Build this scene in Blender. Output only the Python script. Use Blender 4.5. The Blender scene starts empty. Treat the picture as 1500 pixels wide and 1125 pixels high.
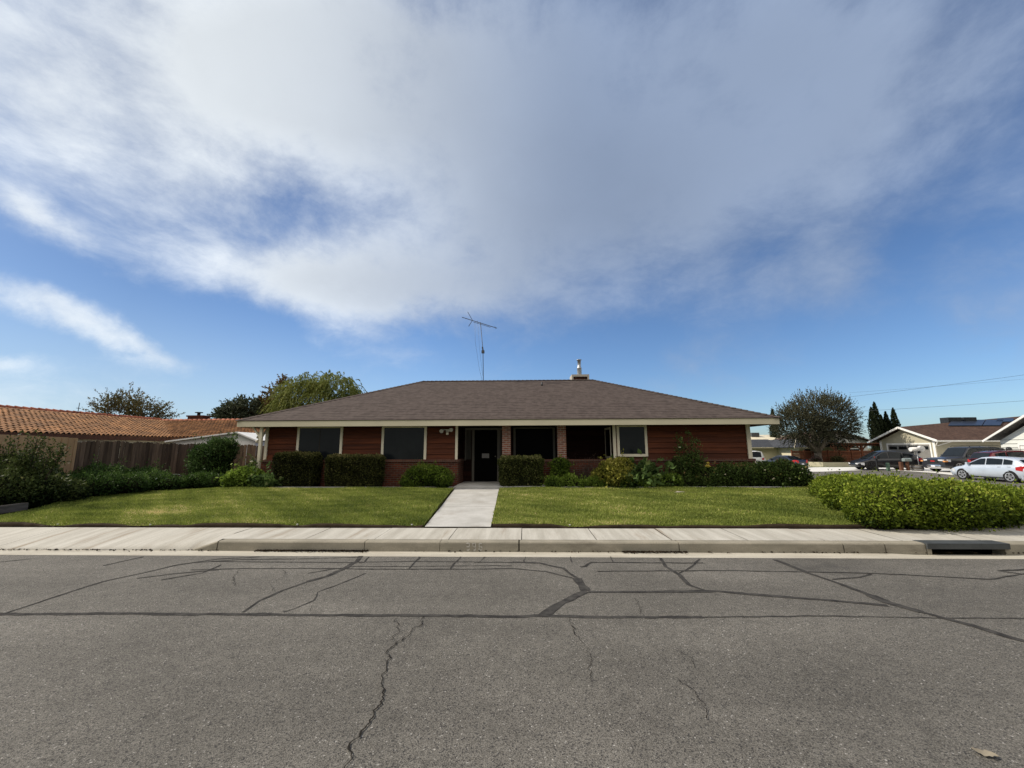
import bpy, math, random
import numpy as np
from mathutils import Vector, Matrix, noise as mnoise
S = bpy.context.scene
COL = S.collection
rng = np.random.default_rng(7)
random.seed(7)

# ------------------------------------------------------------------ helpers
def ss(a, b, x):
    t = min(1.0, max(0.0, (x - a) / (b - a)))
    return t * t * (3 - 2 * t)

def G(x, y):
    """terrain height: flat front street, side street falling away to the right rear"""
    z = -.45 * ss(10, 20, x) * ss(9, 25, y)
    z -= .35 * ss(45, 60, y) * ss(15, 30, x)
    z += .17 * ss(25, 31, x) * ss(29, 34, y) * (1 - ss(39, 46, y))
    return z

def lawn_z(y):
    return .228 + .127 * ss(7.6, 14.2, y)

def tag(o, label=None, cat=None, group=None, kind=None):
    if label: o['label'] = label
    if cat: o['category'] = cat
    if group: o['group'] = group
    if kind: o['kind'] = kind
    return o

def empty(name, loc, rz=0.0):
    o = bpy.data.objects.new(name, None); COL.objects.link(o)
    o.location = loc; o.rotation_euler = (0, 0, rz); o.empty_display_size = .2
    return o

def link_mesh(name, me, m, parent=None, loc=None, rz=0.0):
    o = bpy.data.objects.new(name, me); COL.objects.link(o)
    if m is not None: me.materials.append(m)
    if parent is not None: o.parent = parent
    if loc is not None: o.location = loc
    o.rotation_euler = (0, 0, rz)
    return o

class MB:
    """collects faces; build() links ONE mesh object. Faces get metre UVs and a tint value."""
    def __init__(s): s.v = []; s.f = []; s.t = []; s.sm = []
    def face(s, pts, tint=.5):
        n = len(s.v); s.v += [tuple(p) for p in pts]; s.f.append(tuple(range(n, n + len(pts)))); s.t.append(tint); s.sm.append(False)
    def box(s, x0, x1, y0, y1, z0, z1, tint=.5, skip=''):
        a = [(x0,y0,z0),(x1,y0,z0),(x1,y1,z0),(x0,y1,z0),(x0,y0,z1),(x1,y0,z1),(x1,y1,z1),(x0,y1,z1)]
        for k, q in (('b',(3,2,1,0)),('t',(4,5,6,7)),('f',(0,1,5,4)),('r',(1,2,6,5)),('k',(2,3,7,6)),('l',(3,0,4,7))):
            if k not in skip: s.face([a[i] for i in q], tint)
        return s
    def bar(s, p, q, w, h=None, up=(0,0,1), tint=.5):
        h = h or w; p = Vector(p); q = Vector(q); d = (q - p).normalized(); u = Vector(up)
        if abs(d.dot(u)) > .95: u = Vector((0, 1, 0))
        a = d.cross(u).normalized() * w / 2; b = a.cross(d).normalized() * h / 2
        c = [p-a-b, p+a-b, p+a+b, p-a+b, q-a-b, q+a-b, q+a+b, q-a+b]
        for f in ((0,1,2,3),(7,6,5,4),(0,4,5,1),(1,5,6,2),(2,6,7,3),(3,7,4,0)): s.face([c[i] for i in f], tint)
        return s
    def tube(s, pts, rad, n=8, cap=True, tint=.5):
        pts = [Vector(p) for p in pts]
        if not hasattr(rad, '__len__'): rad = [rad] * len(pts)
        base = len(s.v)
        for i, p in enumerate(pts):
            d = (pts[min(i+1, len(pts)-1)] - pts[max(i-1, 0)]).normalized()
            u = Vector((0,0,1)) if abs(d.z) < .9 else Vector((0,1,0))
            a = d.cross(u).normalized(); b = a.cross(d)
            for k in range(n):
                t = 2*math.pi*k/n; s.v.append(tuple(p + (a*math.cos(t) + b*math.sin(t)) * rad[i]))
        for i in range(len(pts)-1):
            for k in range(n):
                k2 = (k+1) % n
                s.f.append((base+i*n+k, base+i*n+k2, base+(i+1)*n+k2, base+(i+1)*n+k)); s.t.append(tint); s.sm.append(True)
        if cap:
            s.f.append(tuple(base+k for k in range(n))[::-1]); s.t.append(tint); s.sm.append(False)
            e = base+(len(pts)-1)*n; s.f.append(tuple(e+k for k in range(n))); s.t.append(tint); s.sm.append(False)
        return s
    def cyl(s, c, r, h, n=16, axis='z', r2=None, tint=.5):
        c = Vector(c); d = {'x':Vector((1,0,0)),'y':Vector((0,1,0)),'z':Vector((0,0,1))}[axis] * h
        return s.tube([c, c + d], [r, r if r2 is None else r2], n, True, tint)
    def lathe(s, prof, n=16, c=(0,0,0), tint=.5):
        base = len(s.v)
        for r, z in prof:
            for k in range(n):
                t = 2*math.pi*k/n; s.v.append((c[0]+r*math.cos(t), c[1]+r*math.sin(t), c[2]+z))
        for i in range(len(prof)-1):
            for k in range(n):
                k2 = (k+1) % n
                s.f.append((base+i*n+k, base+i*n+k2, base+(i+1)*n+k2, base+(i+1)*n+k)); s.t.append(tint); s.sm.append(True)
        return s
    def grid(s, rows, smooth=True, tint=.5):
        base = len(s.v); n = len(rows[0])
        for r in rows: s.v += [tuple(p) for p in r]
        for i in range(len(rows)-1):
            for k in range(n-1):
                s.f.append((base+i*n+k, base+i*n+k+1, base+(i+1)*n+k+1, base+(i+1)*n+k)); s.t.append(tint); s.sm.append(smooth)
        return s
    def build(s, name, m, parent=None, loc=None, rz=0.0, uv=True):
        me = bpy.data.meshes.new(name); me.from_pydata(s.v, [], s.f); me.update()
        me.polygons.foreach_set('use_smooth', s.sm)
        at = me.attributes.new('tint', 'FLOAT', 'FACE'); at.data.foreach_set('value', [float(t) for t in s.t])
        if uv:
            ul = me.uv_layers.new(name='m'); data = np.zeros((len(me.loops), 2), np.float32)
            for p in me.polygons:
                n = p.normal; u = Vector((0,0,1)).cross(n)
                if u.length < .02: u = Vector((1,0,0)); w = Vector((0,1,0))
                else: u.normalize(); w = n.cross(u)
                for li in p.loop_indices:
                    c = me.vertices[me.loops[li].vertex_index].co; data[li] = (c.dot(u), c.dot(w))
            ul.data.foreach_set('uv', data.ravel())
        return link_mesh(name, me, m, parent, loc, rz)

# ------------------------------------------------------------------ materials
def newmat(name):
    m = bpy.data.materials.new(name); m.use_nodes = True; nt = m.node_tree
    return m, nt, nt.nodes['Principled BSDF']
def N(nt, t, **kw):
    n = nt.nodes.new(t)
    for k, v in kw.items():
        if k.startswith('i_'):
            key = k[2:]; key = int(key) if key.isdigit() else key.replace('_', ' ')
            n.inputs[key].default_value = v
        else: setattr(n, k, v)
    return n
def c4(c): return (c[0], c[1], c[2], 1.0)
def mixc(nt, fac, a, b, mode='MIX'):
    n = N(nt, 'ShaderNodeMix', data_type='RGBA', blend_type=mode)
    for sock, val in ((0, fac), (6, a), (7, b)):
        if isinstance(val, (int, float)): n.inputs[sock].default_value = val
        elif isinstance(val, tuple): n.inputs[sock].default_value = c4(val)
        else: nt.links.new(val, n.inputs[sock])
    return n.outputs[2]
def noise(nt, vec, scale, detail=4, rough=.6):
    n = N(nt, 'ShaderNodeTexNoise', i_Scale=scale, i_Detail=detail, i_Roughness=rough)
    if vec is not None: nt.links.new(vec, n.inputs['Vector'])
    return n.outputs['Fac']
def ramp(nt, fac, a, b):
    n = N(nt, 'ShaderNodeMapRange', i_1=a, i_2=b); n.interpolation_type = 'SMOOTHSTEP'
    nt.links.new(fac, n.inputs[0]); return n.outputs[0]
def objco(nt, scale=(1,1,1)):
    tc = N(nt, 'ShaderNodeTexCoord'); mp = N(nt, 'ShaderNodeMapping'); mp.inputs['Scale'].default_value = scale
    nt.links.new(tc.outputs['Object'], mp.inputs[0]); return mp.outputs[0]
def bump(nt, h, strength, dist, bs):
    b = N(nt, 'ShaderNodeBump', i_Strength=strength, i_Distance=dist); nt.links.new(h, b.inputs['Height']); nt.links.new(b.outputs[0], bs.inputs['Normal'])
def pmat(name, c1, c2=None, scale=3.0, rough=.7, spec=.3, metal=0.0, bmp=0.0, bscale=None, stretch=(1,1,1), tint=0.0):
    m, nt, bs = newmat(name)
    bs.inputs['Roughness'].default_value = rough; bs.inputs['Specular IOR Level'].default_value = spec; bs.inputs['Metallic'].default_value = metal
    if c2 is None: c2 = tuple(v * .75 for v in c1)
    co = objco(nt, stretch); f = noise(nt, co, scale, 6, .62); f = ramp(nt, f, .3, .7)
    col = mixc(nt, f, c1, c2)
    if tint:
        a = N(nt, 'ShaderNodeAttribute', attribute_name='tint'); g = N(nt, 'ShaderNodeMapRange', i_3=1-tint, i_4=1+tint); nt.links.new(a.outputs['Fac'], g.inputs[0])
        col = mixc(nt, 1.0, col, g.outputs[0], 'MULTIPLY')
    nt.links.new(col, bs.inputs['Base Color'])
    if bmp: bump(nt, noise(nt, co, bscale or scale*8, 3), bmp, .01, bs)
    return m
def leafmat(name, dark, light, extra=None, transl=.28, rough=.6, spec=.12):
    m, nt, bs = newmat(name)
    a = N(nt, 'ShaderNodeAttribute', attribute_name='tint')
    cr = N(nt, 'ShaderNodeValToRGB'); nt.links.new(a.outputs['Fac'], cr.inputs[0])
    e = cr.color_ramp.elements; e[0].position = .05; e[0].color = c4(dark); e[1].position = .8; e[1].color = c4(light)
    if extra: k = cr.color_ramp.elements.new(1.0); k.color = c4(extra)
    nt.links.new(cr.outputs[0], bs.inputs['Base Color']); bs.inputs['Roughness'].default_value = rough; bs.inputs['Specular IOR Level'].default_value = spec
    tr = N(nt, 'ShaderNodeBsdfTranslucent'); nt.links.new(cr.outputs[0], tr.inputs[0])
    mx = N(nt, 'ShaderNodeMixShader', i_0=transl); nt.links.new(bs.outputs[0], mx.inputs[1]); nt.links.new(tr.outputs[0], mx.inputs[2])
    nt.links.new(mx.outputs[0], nt.nodes['Material Output'].inputs[0]); return m
def tilemat(name, c1, c2, mortar, bw, rh, ms, rough=.85, bstr=.5, stretchnoise=2.0, vary=.35, offset=.5):
    """bricks / shingles on the metre UVs"""
    m, nt, bs = newmat(name); bs.inputs['Roughness'].default_value = rough; bs.inputs['Specular IOR Level'].default_value = .2
    uv = N(nt, 'ShaderNodeUVMap'); 
    wob = noise(nt, uv.outputs[0], 3.0, 2); vm = N(nt, 'ShaderNodeVectorMath', operation='ADD'); sc = N(nt, 'ShaderNodeMath', operation='MULTIPLY', i_1=.012)
    nt.links.new(wob, sc.inputs[0]); nt.links.new(uv.outputs[0], vm.inputs[0]); nt.links.new(sc.outputs[0], vm.inputs[1])
    b = N(nt, 'ShaderNodeTexBrick', offset=offset, i_Scale=1.0, i_Mortar_Size=ms, i_Mortar_Smooth=.3, i_Bias=0.0, i_Brick_Width=bw, i_Row_Height=rh)
    b.inputs['Color1'].default_value = (0,0,0,1); b.inputs['Color2'].default_value = (1,1,1,1); b.inputs['Mortar'].default_value = (.5,.5,.5,1)
    nt.links.new(vm.outputs[0], b.inputs['Vector'])
    col = mixc(nt, b.outputs['Color'], c1, c2)
    n1 = noise(nt, uv.outputs[0], stretchnoise, 5); n2 = noise(nt, uv.outputs[0], 40, 3)
    nn = N(nt, 'ShaderNodeMath', operation='ADD'); nt.links.new(n1, nn.inputs[0]); nt.links.new(n2, nn.inputs[1])
    g = N(nt, 'ShaderNodeMapRange', i_1=.6, i_2=1.4, i_3=1-vary, i_4=1+vary); nt.links.new(nn.outputs[0], g.inputs[0])
    col = mixc(nt, 1.0, col, g.outputs[0], 'MULTIPLY')
    col = mixc(nt, b.outputs['Fac'], col, mortar)
    nt.links.new(col, bs.inputs['Base Color'])
    inv = N(nt, 'ShaderNodeMath', operation='SUBTRACT', i_0=1.0); nt.links.new(b.outputs['Fac'], inv.inputs[1])
    ad = N(nt, 'ShaderNodeMath', operation='MULTIPLY_ADD', i_1=.35); nt.links.new(n2, ad.inputs[0]); nt.links.new(inv.outputs[0], ad.inputs[2])
    bump(nt, ad.outputs[0], bstr, .008, bs)
    return m

def shinglemat(name, c1, c2, dark, row=.21, vary=.3):
    """laminated shingles: courses with random tab lengths and shadow lines on the metre UVs"""
    m, nt, bs = newmat(name); bs.inputs['Roughness'].default_value = .95; bs.inputs['Specular IOR Level'].default_value = .12
    uv = N(nt,'ShaderNodeUVMap'); sp = N(nt,'ShaderNodeSeparateXYZ'); nt.links.new(uv.outputs[0], sp.inputs[0])
    def mm(op,a,b=None):
        n = N(nt,'ShaderNodeMath', operation=op)
        for i, v in enumerate((a,b)):
            if v is None: continue
            if isinstance(v,(int,float)): n.inputs[i].default_value = v
            else: nt.links.new(v, n.inputs[i])
        return n.outputs[0]
    wob = mm('MULTIPLY', noise(nt, uv.outputs[0], 1.2, 2), .012); v = mm('DIVIDE', mm('ADD', sp.outputs[1], wob), row); ri = mm('FLOOR', v); fr = mm('SUBTRACT', v, ri)
    cb = N(nt,'ShaderNodeCombineXYZ'); nt.links.new(mm('MULTIPLY', sp.outputs[0], 4.6), cb.inputs[0]); nt.links.new(mm('MULTIPLY', ri, 7.31), cb.inputs[1])
    t1 = noise(nt, cb.outputs[0], 1.0, 2, .7); t1 = ramp(nt, t1, .36, .64)
    n2 = noise(nt, uv.outputs[0], 55, 3); n3 = noise(nt, uv.outputs[0], .7, 4)
    col = mixc(nt, t1, c1, c2)
    edge = ramp(nt, fr, .42, .06); t2 = ramp(nt, noise(nt, cb.outputs[0], .62, 1), .38, .62); em = mm('MULTIPLY', edge, mm('ADD', mm('MULTIPLY', t2, .8), .2)); col = mixc(nt, em, col, dark)
    g = N(nt,'ShaderNodeMapRange', i_1=.6, i_2=1.4, i_3=1-vary, i_4=1+vary); nt.links.new(mm('ADD', n2, n3), g.inputs[0]); col = mixc(nt, 1.0, col, g.outputs[0], 'MULTIPLY')
    nt.links.new(col, bs.inputs['Base Color']); bump(nt, mm('ADD', mm('MULTIPLY', fr, -.6), mm('MULTIPLY', n2, .4)), .7, .008, bs); return m

# asphalt: aggregate speckle, broad stains, fine bump
def asphalt():
    m, nt, bs = newmat('asphalt'); co = objco(nt)
    v = N(nt, 'ShaderNodeTexVoronoi', i_Scale=230.0); nt.links.new(co, v.inputs['Vector'])
    v2 = N(nt, 'ShaderNodeTexVoronoi', i_Scale=125.0); nt.links.new(co, v2.inputs['Vector'])
    sep = N(nt, 'ShaderNodeSeparateColor'); nt.links.new(v.outputs['Color'], sep.inputs[0])
    sep2 = N(nt, 'ShaderNodeSeparateColor'); nt.links.new(v2.outputs['Color'], sep2.inputs[0])
    col = mixc(nt, sep.outputs[0], (.052,.048,.041), (.202,.189,.166))
    bright = ramp(nt, sep2.outputs[1], .984, .995); col = mixc(nt, bright, col, (.34,.325,.30))
    dk = ramp(nt, sep2.outputs[2], .84, .97); col = mixc(nt, dk, col, (.045,.043,.041))
    big = noise(nt, co, .55, 5, .6); g = N(nt, 'ShaderNodeMapRange', i_1=.3, i_2=.7, i_3=.80, i_4=1.18); nt.links.new(big, g.inputs[0])
    col = mixc(nt, 1.0, col, g.outputs[0], 'MULTIPLY')
    co2 = objco(nt, (.25, 1.6, 1)); st = noise(nt, co2, 1.3, 4); g2 = N(nt, 'ShaderNodeMapRange', i_1=.3, i_2=.7, i_3=.9, i_4=1.1); nt.links.new(st, g2.inputs[0])
    col = mixc(nt, 1.0, col, g2.outputs[0], 'MULTIPLY')
    spy = N(nt,'ShaderNodeSeparateXYZ'); nt.links.new(co, spy.inputs[0]); wv = N(nt,'ShaderNodeMath', operation='SINE'); wm = N(nt,'ShaderNodeMath', operation='MULTIPLY_ADD', i_1=3.6, i_2=-.6); nt.links.new(spy.outputs[1], wm.inputs[0]); nt.links.new(wm.outputs[0], wv.inputs[0])
    g4 = N(nt,'ShaderNodeMapRange', i_1=-1, i_2=1, i_3=.93, i_4=1.06); nt.links.new(wv.outputs[0], g4.inputs[0]); col = mixc(nt, 1.0, col, g4.outputs[0], 'MULTIPLY')
    mid = noise(nt, co, 9, 4); g3 = N(nt, 'ShaderNodeMapRange', i_1=.3, i_2=.7, i_3=.88, i_4=1.12); nt.links.new(mid, g3.inputs[0])
    col = mixc(nt, 1.0, col, g3.outputs[0], 'MULTIPLY')
    sc_ = ramp(nt, noise(nt, co, .85, 3, .5), .665, .74); sm_ = N(nt,'ShaderNodeMath', operation='MULTIPLY'); nt.links.new(sc_, sm_.inputs[0]); nt.links.new(ramp(nt, noise(nt, co, 13, 4), .4, .75), sm_.inputs[1])
    col = mixc(nt, sm_.outputs[0], col, (.21,.205,.19))
    dk_ = ramp(nt, noise(nt, co, .6, 4, .55), .36, .27); dm_ = N(nt,'ShaderNodeMath', operation='MULTIPLY', i_1=.45); nt.links.new(dk_, dm_.inputs[0]); col = mixc(nt, dm_.outputs[0], col, (.045,.043,.04))
    nt.links.new(col, bs.inputs['Base Color']); bs.inputs['Roughness'].default_value = .88; bs.inputs['Specular IOR Level'].default_value = .25
    ad = N(nt, 'ShaderNodeMath', operation='ADD'); nt.links.new(v.outputs['Distance'], ad.inputs[0]); nt.links.new(v2.outputs['Distance'], ad.inputs[1])
    bump(nt, ad.outputs[0], .55, .006, bs); return m

def concrete(name, c1, c2, streak=(7, .7, 1), stain=(.30,.22,.12), amount=.5, joint=None):
    m, nt, bs = newmat(name); co = objco(nt); cs = objco(nt, streak)
    f = ramp(nt, noise(nt, cs, 1.0, 6, .65), .3, .7); col = mixc(nt, f, c1, c2)
    s = ramp(nt, noise(nt, cs, .55, 5, .7), .52, .75); sm = N(nt, 'ShaderNodeMath', operation='MULTIPLY', i_1=amount); nt.links.new(s, sm.inputs[0])
    col = mixc(nt, sm.outputs[0], col, stain)
    n2 = noise(nt, co, 55, 3); g = N(nt, 'ShaderNodeMapRange', i_1=.25, i_2=.75, i_3=.86, i_4=1.12); nt.links.new(n2, g.inputs[0])
    col = mixc(nt, 1.0, col, g.outputs[0], 'MULTIPLY')
    nt.links.new(col, bs.inputs['Base Color']); bs.inputs['Roughness'].default_value = .85; bs.inputs['Specular IOR Level'].default_value = .25
    bump(nt, n2, .3, .004, bs); return m

M = {}
M['asphalt'] = asphalt()
M['tar'] = pmat('tar', (.030,.029,.029), (.068,.065,.061), 9, .95, .03)
M['crack'] = pmat('crack_dark', (.012,.011,.010), (.02,.018,.015), 14, .9, .1)
M['walk'] = concrete('sidewalk_concrete', (.47,.45,.40), (.345,.325,.28), (5.5,.55,1), (.22,.17,.115), .9)
M['path'] = concrete('walkway_concrete', (.47,.46,.435), (.36,.35,.325), (1.6,1.6,1), (.25,.22,.18), .75)
M['kerb'] = concrete('kerb_concrete', (.31,.28,.22), (.22,.20,.155), (1.5,1.5,4), (.12,.10,.075), .6)
M['gutter'] = concrete('gutter_concrete', (.46,.43,.36), (.36,.33,.27), (.8,5,1), (.22,.18,.13), .5)
M['drive'] = concrete('driveway_concrete', (.66,.65,.61), (.58,.57,.54), (1,1,1), (.4,.38,.34), .3)
M['soil'] = pmat('soil', (.05,.036,.024), (.03,.022,.015), 6, .95, .1, bmp=.8, bscale=40)
M['ground'] = pmat('far_ground', (.14,.12,.075), (.09,.095,.045), .3, .95, .1)
M['verge'] = pmat('verge_grass', (.05,.08,.02), (.085,.11,.035), 3, .9, .1)

def lawnmat():
    m, nt, bs = newmat('lawn_thatch'); co = objco(nt)
    a = ramp(nt, noise(nt, co, 1.1, 6, .7), .35, .65); b = ramp(nt, noise(nt, objco(nt, (.5,3,1)), 1.5, 5), .45, .7)
    col = mixc(nt, a, (.075,.095,.016), (.13,.145,.028)); col = mixc(nt, b, col, (.15,.13,.045))
    n2 = noise(nt, co, 60, 3); g = N(nt, 'ShaderNodeMapRange', i_1=.25, i_2=.75, i_3=.6, i_4=1.2); nt.links.new(n2, g.inputs[0])
    col = mixc(nt, 1.0, col, g.outputs[0], 'MULTIPLY'); nt.links.new(col, bs.inputs['Base Color']); bs.inputs['Roughness'].default_value = .95; bs.inputs['Specular IOR Level'].default_value = .1
    bump(nt, n2, .8, .02, bs); return m
M['lawn'] = lawnmat()
M['grass'] = leafmat('grass_blades', (.085,.120,.019), (.33,.375,.078), (.74,.60,.30), .3, .6, .2)
M['siding'] = pmat('redwood_siding', (.125,.033,.011), (.055,.014,.006), 2.0, .62, .2, bmp=.25, bscale=30, stretch=(.35,.35,6), tint=.4)
M['sidingshaded'] = pmat('shaded_porch_siding', (.022,.007,.004), (.012,.004,.003), 2.0, .7, .1, stretch=(.35,.35,6), tint=.3)  # siding colour darkened to paint in the shade of the porch recess
M['brick'] = tilemat('red_brick', (.125,.034,.018), (.060,.018,.012), (.10,.078,.060), .215, .075, .010, .9, .8, 1.5, .4)
M['brickcap'] = tilemat('brick_rowlock', (.15,.058,.038), (.095,.036,.025), (.10,.08,.065), .075, .3, .010, .9, .8, 1.5, .3, 0)
M['pillarbrick'] = tilemat('pillar_brick', (.30,.115,.075), (.17,.065,.05), (.33,.29,.25), .215, .072, .012, .9, .9, 3, .5)
M['shingle'] = shinglemat('brown_shingle', (.092,.073,.065), (.074,.058,.052), (.020,.015,.013), vary=.10)
M['shingle_far'] = shinglemat('brown_shingle_far', (.105,.066,.050), (.062,.038,.030), (.03,.02,.018))
M['shingle_grey'] = tilemat('grey_shingle', (.070,.075,.085), (.045,.048,.055), (.025,.026,.03), .3, .145, .012, .95, .7, .6, .3)
M['shingle_lgrey'] = tilemat('light_grey_shingle', (.13,.125,.12), (.085,.082,.08), (.05,.05,.05), .3, .145, .012, .95, .7, .6, .3)
M['fascia'] = pmat('fascia_paint', (.66,.60,.45), (.60,.545,.41), 1.2, .55, .3, bmp=.1)
M['trim'] = pmat('trim_paint', (.74,.68,.54), (.64,.58,.46), 2, .55, .3, bmp=.1)
M['soffit'] = pmat('soffit_shaded', (.045,.036,.026), (.035,.028,.02), 2, .7, .2)  # pale soffit coloured near black to deepen the shade under the eave
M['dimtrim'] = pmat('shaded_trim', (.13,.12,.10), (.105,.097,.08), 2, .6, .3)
M['glass'] = pmat('screened_glass', (.012,.015,.018), (.007,.009,.012), 1.5, .16, .30)
M['glassdark'] = pmat('shaded_glass', (.003,.003,.004), (.002,.002,.003), 1.5, .4, .05)  # darker copy of the window glass, porch shade put into its colour
M['door'] = pmat('dark_door', (.002,.002,.002), (.0015,.0015,.0015), 2, .6, .04)
M['curtain'] = pmat('curtain', (.075,.07,.06), (.04,.037,.033), 14, .8, .1, stretch=(1,1,.05))
M['paper'] = pmat('paper', (.30,.29,.28), (.24,.23,.22), 10, .8, .1)
M['white'] = pmat('white_paint', (.80,.79,.76), (.72,.71,.68), 2, .6, .3)
M['offwhite'] = pmat('offwhite_wall', (.72,.74,.70), (.64,.66,.62), 1.2, .8, .2, bmp=.1)
M['cream'] = pmat('cream_stucco', (.62,.57,.42), (.54,.49,.36), .8, .9, .1, bmp=.2)
M['sage'] = pmat('sage_stucco', (.44,.41,.31), (.38,.355,.27), .8, .9, .1, bmp=.2)
M['metal'] = pmat('galvanised', (.42,.43,.44), (.30,.31,.32), 6, .42, .5, .7)
M['lampwhite'] = pmat('aged_white_lamp', (.50,.48,.44), (.40,.385,.35), 8, .6, .3)
M['capgrey'] = pmat('chimney_cap', (.50,.46,.40), (.42,.385,.33), 3, .8, .2)
M['darkmetal'] = pmat('dark_metal', (.05,.055,.06), (.03,.032,.036), 6, .5, .5, .6)
M['antenna'] = pmat('antenna_aluminium', (.10,.11,.13), (.07,.08,.1), 8, .5, .4, .3)
M['steel'] = pmat('painted_steel', (.075,.082,.085), (.05,.054,.056), 5, .6, .4, .2, bmp=.2)
M['black'] = pmat('black_void', (.006,.006,.006), (.004,.004,.004), 3, .9, .05)
M['fence'] = pmat('weathered_fence', (.165,.112,.074), (.085,.058,.041), 2.2, .9, .1, stretch=(6,6,.6), bmp=.4, tint=.45)
M['fencetan'] = pmat('tan_fence', (.48,.31,.17), (.38,.235,.125), 1.2, .9, .1, stretch=(5,5,.6), bmp=.3, tint=.12)
M['redwood'] = pmat('redwood_fence', (.23,.085,.042), (.13,.05,.028), 1.6, .75, .2, stretch=(.6,.6,5), bmp=.2, tint=.25)
M['pergola'] = pmat('pergola_wood', (.21,.085,.045), (.14,.055,.03), 1.5, .75, .2)
M['bark'] = pmat('grey_bark', (.17,.145,.12), (.09,.075,.06), 5, .95, .1, bmp=.8, bscale=18)
M['twig'] = pmat('twig_bark', (.075,.055,.045), (.04,.03,.026), 6, .95, .1)
M['core'] = pmat('shrub_inner', (.012,.016,.007), (.020,.018,.010), 8, .95, .05)  # near-black filler colour for the shade inside foliage
M['stone'] = pmat('stone', (.34,.31,.26), (.22,.20,.17), 5, .9, .2, bmp=.6)
M['timber'] = pmat('old_timber', (.16,.14,.12), (.085,.075,.065), 3, .9, .1, stretch=(1,1,5), bmp=.5)
M['tile'] = pmat('clay_tile', (.32,.155,.062), (.17,.080,.033), 1.1, .8, .2, bmp=.2, tint=.95)
M['ridgetile'] = pmat('ridge_tile', (.42,.15,.085), (.27,.09,.05), 1.5, .8, .2, tint=.3)
M['rosewhite'] = pmat('white_petals', (.80,.76,.68), (.70,.64,.52), 20, .6, .2)
M['roseyellow'] = pmat('yellow_petals', (.75,.62,.16), (.65,.5,.1), 20, .6, .2)
M['tyre'] = pmat('tyre_rubber', (.012,.012,.012), (.02,.02,.02), 12, .85, .2)
M['rim'] = pmat('alloy_rim', (.55,.56,.58), (.42,.43,.45), 12, .35, .5, .6)
M['darkrim'] = pmat('dark_rim', (.05,.05,.052), (.03,.03,.032), 12, .4, .5, .4)
M['carglass'] = pmat('car_glass', (.010,.014,.017), (.006,.008,.010), 2, .08, .35)
M['plate'] = pmat('licence_plate', (.75,.76,.80), (.62,.63,.68), 14, .5, .3)
M['lampclear'] = pmat('headlamp_lens', (.70,.71,.72), (.5,.51,.53), 20, .15, .6)
M['lampamber'] = pmat('amber_lens', (.75,.36,.12), (.6,.25,.08), 20, .2, .6)
M['lampred'] = pmat('tail_lens', (.50,.025,.03), (.34,.012,.016), 20, .2, .6)
M['chrome'] = pmat('chrome', (.62,.63,.65), (.5,.51,.53), 8, .18, .6, .9)
M['trimblack'] = pmat('black_plastic', (.018,.018,.019), (.012,.012,.012), 8, .6, .3)
M['carred'] = None
def carpaint(name, c, rough=.22, coat=.6, metal=.3):
    m, nt, bs = newmat(name); co = objco(nt); d = noise(nt, co, 2.5, 5)
    col = mixc(nt, ramp(nt, d, .4, .75), c, tuple(min(1, v*.86+.004) for v in c)); nt.links.new(col, bs.inputs['Base Color'])
    bs.inputs['Roughness'].default_value = rough; bs.inputs['Metallic'].default_value = metal; bs.inputs['Coat Weight'].default_value = coat; bs.inputs['Coat Roughness'].default_value = .06
    return m
M['carblack'] = carpaint('black_car_paint', (.006,.0065,.009), .3, .25, 0)
M['carnavy'] = carpaint('dark_navy_paint', (.022,.028,.045))
M['cargrey'] = carpaint('charcoal_car_paint', (.026,.028,.034), .28, .35, .1)
M['carred'] = carpaint('deep_red_paint', (.10,.008,.012))
M['carsilver'] = carpaint('silver_blue_paint', (.52,.58,.66), .3, .5, .25)
M['carwhite'] = carpaint('white_car_paint', (.72,.72,.71), .3, .5, 0)
M['solar'] = pmat('solar_panel', (.030,.040,.062), (.022,.03,.05), .8, .3, .4)
M['greenbox'] = pmat('green_enamel', (.075,.13,.085), (.06,.10,.065), 3, .6, .3)
M['mail'] = pmat('grey_mailbox', (.30,.35,.34), (.22,.26,.25), 4, .5, .4, .3)
M['post'] = pmat('brown_post', (.13,.06,.035), (.08,.038,.024), 4, .85, .2)
M['wire'] = pmat('wire_black', (.10,.12,.15), (.08,.1,.12), 3, .7, .2)
M['kerbpaint'] = pmat('faded_white_paint', (.55,.53,.48), (.24,.22,.18), 40, .9, .1)
M['dryleaf'] = pmat('dry_leaf', (.27,.235,.175), (.20,.175,.135), 12, .9, .1)
M['stain'] = pmat('pale_scuff', (.21,.20,.19), (.15,.145,.135), 22, .95, .1)

LM = {}
LM['bright'] = leafmat('leaf_bright_green', (.022,.044,.005), (.195,.255,.024), (.38,.40,.07))
LM['pitto'] = leafmat('leaf_pittosporum', (.018,.038,.006), (.135,.20,.026), (.24,.29,.06))
LM['box'] = leafmat('leaf_clipped_hedge', (.010,.014,.004), (.095,.100,.028), (.20,.17,.07))
LM['boxg'] = leafmat('leaf_boxwood', (.012,.018,.005), (.115,.130,.035), (.23,.22,.09))
LM['olive'] = leafmat('leaf_olive_shrub', (.014,.024,.006), (.080,.105,.030), (.17,.17,.07))
LM['dark'] = leafmat('leaf_dark_juniper', (.010,.024,.006), (.065,.120,.026), (.13,.19,.05))
LM['oleander'] = leafmat('leaf_oleander', (.012,.030,.008), (.070,.120,.032), (.22,.27,.11))
LM['rose'] = leafmat('leaf_rose', (.014,.028,.007), (.110,.165,.040), (.26,.17,.07))
LM['yellow'] = leafmat('leaf_yellow_green', (.07,.085,.014), (.40,.37,.07), (.62,.52,.17))
LM['ground'] = leafmat('leaf_groundcover', (.030,.060,.010), (.23,.33,.05), (.40,.46,.12))
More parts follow.
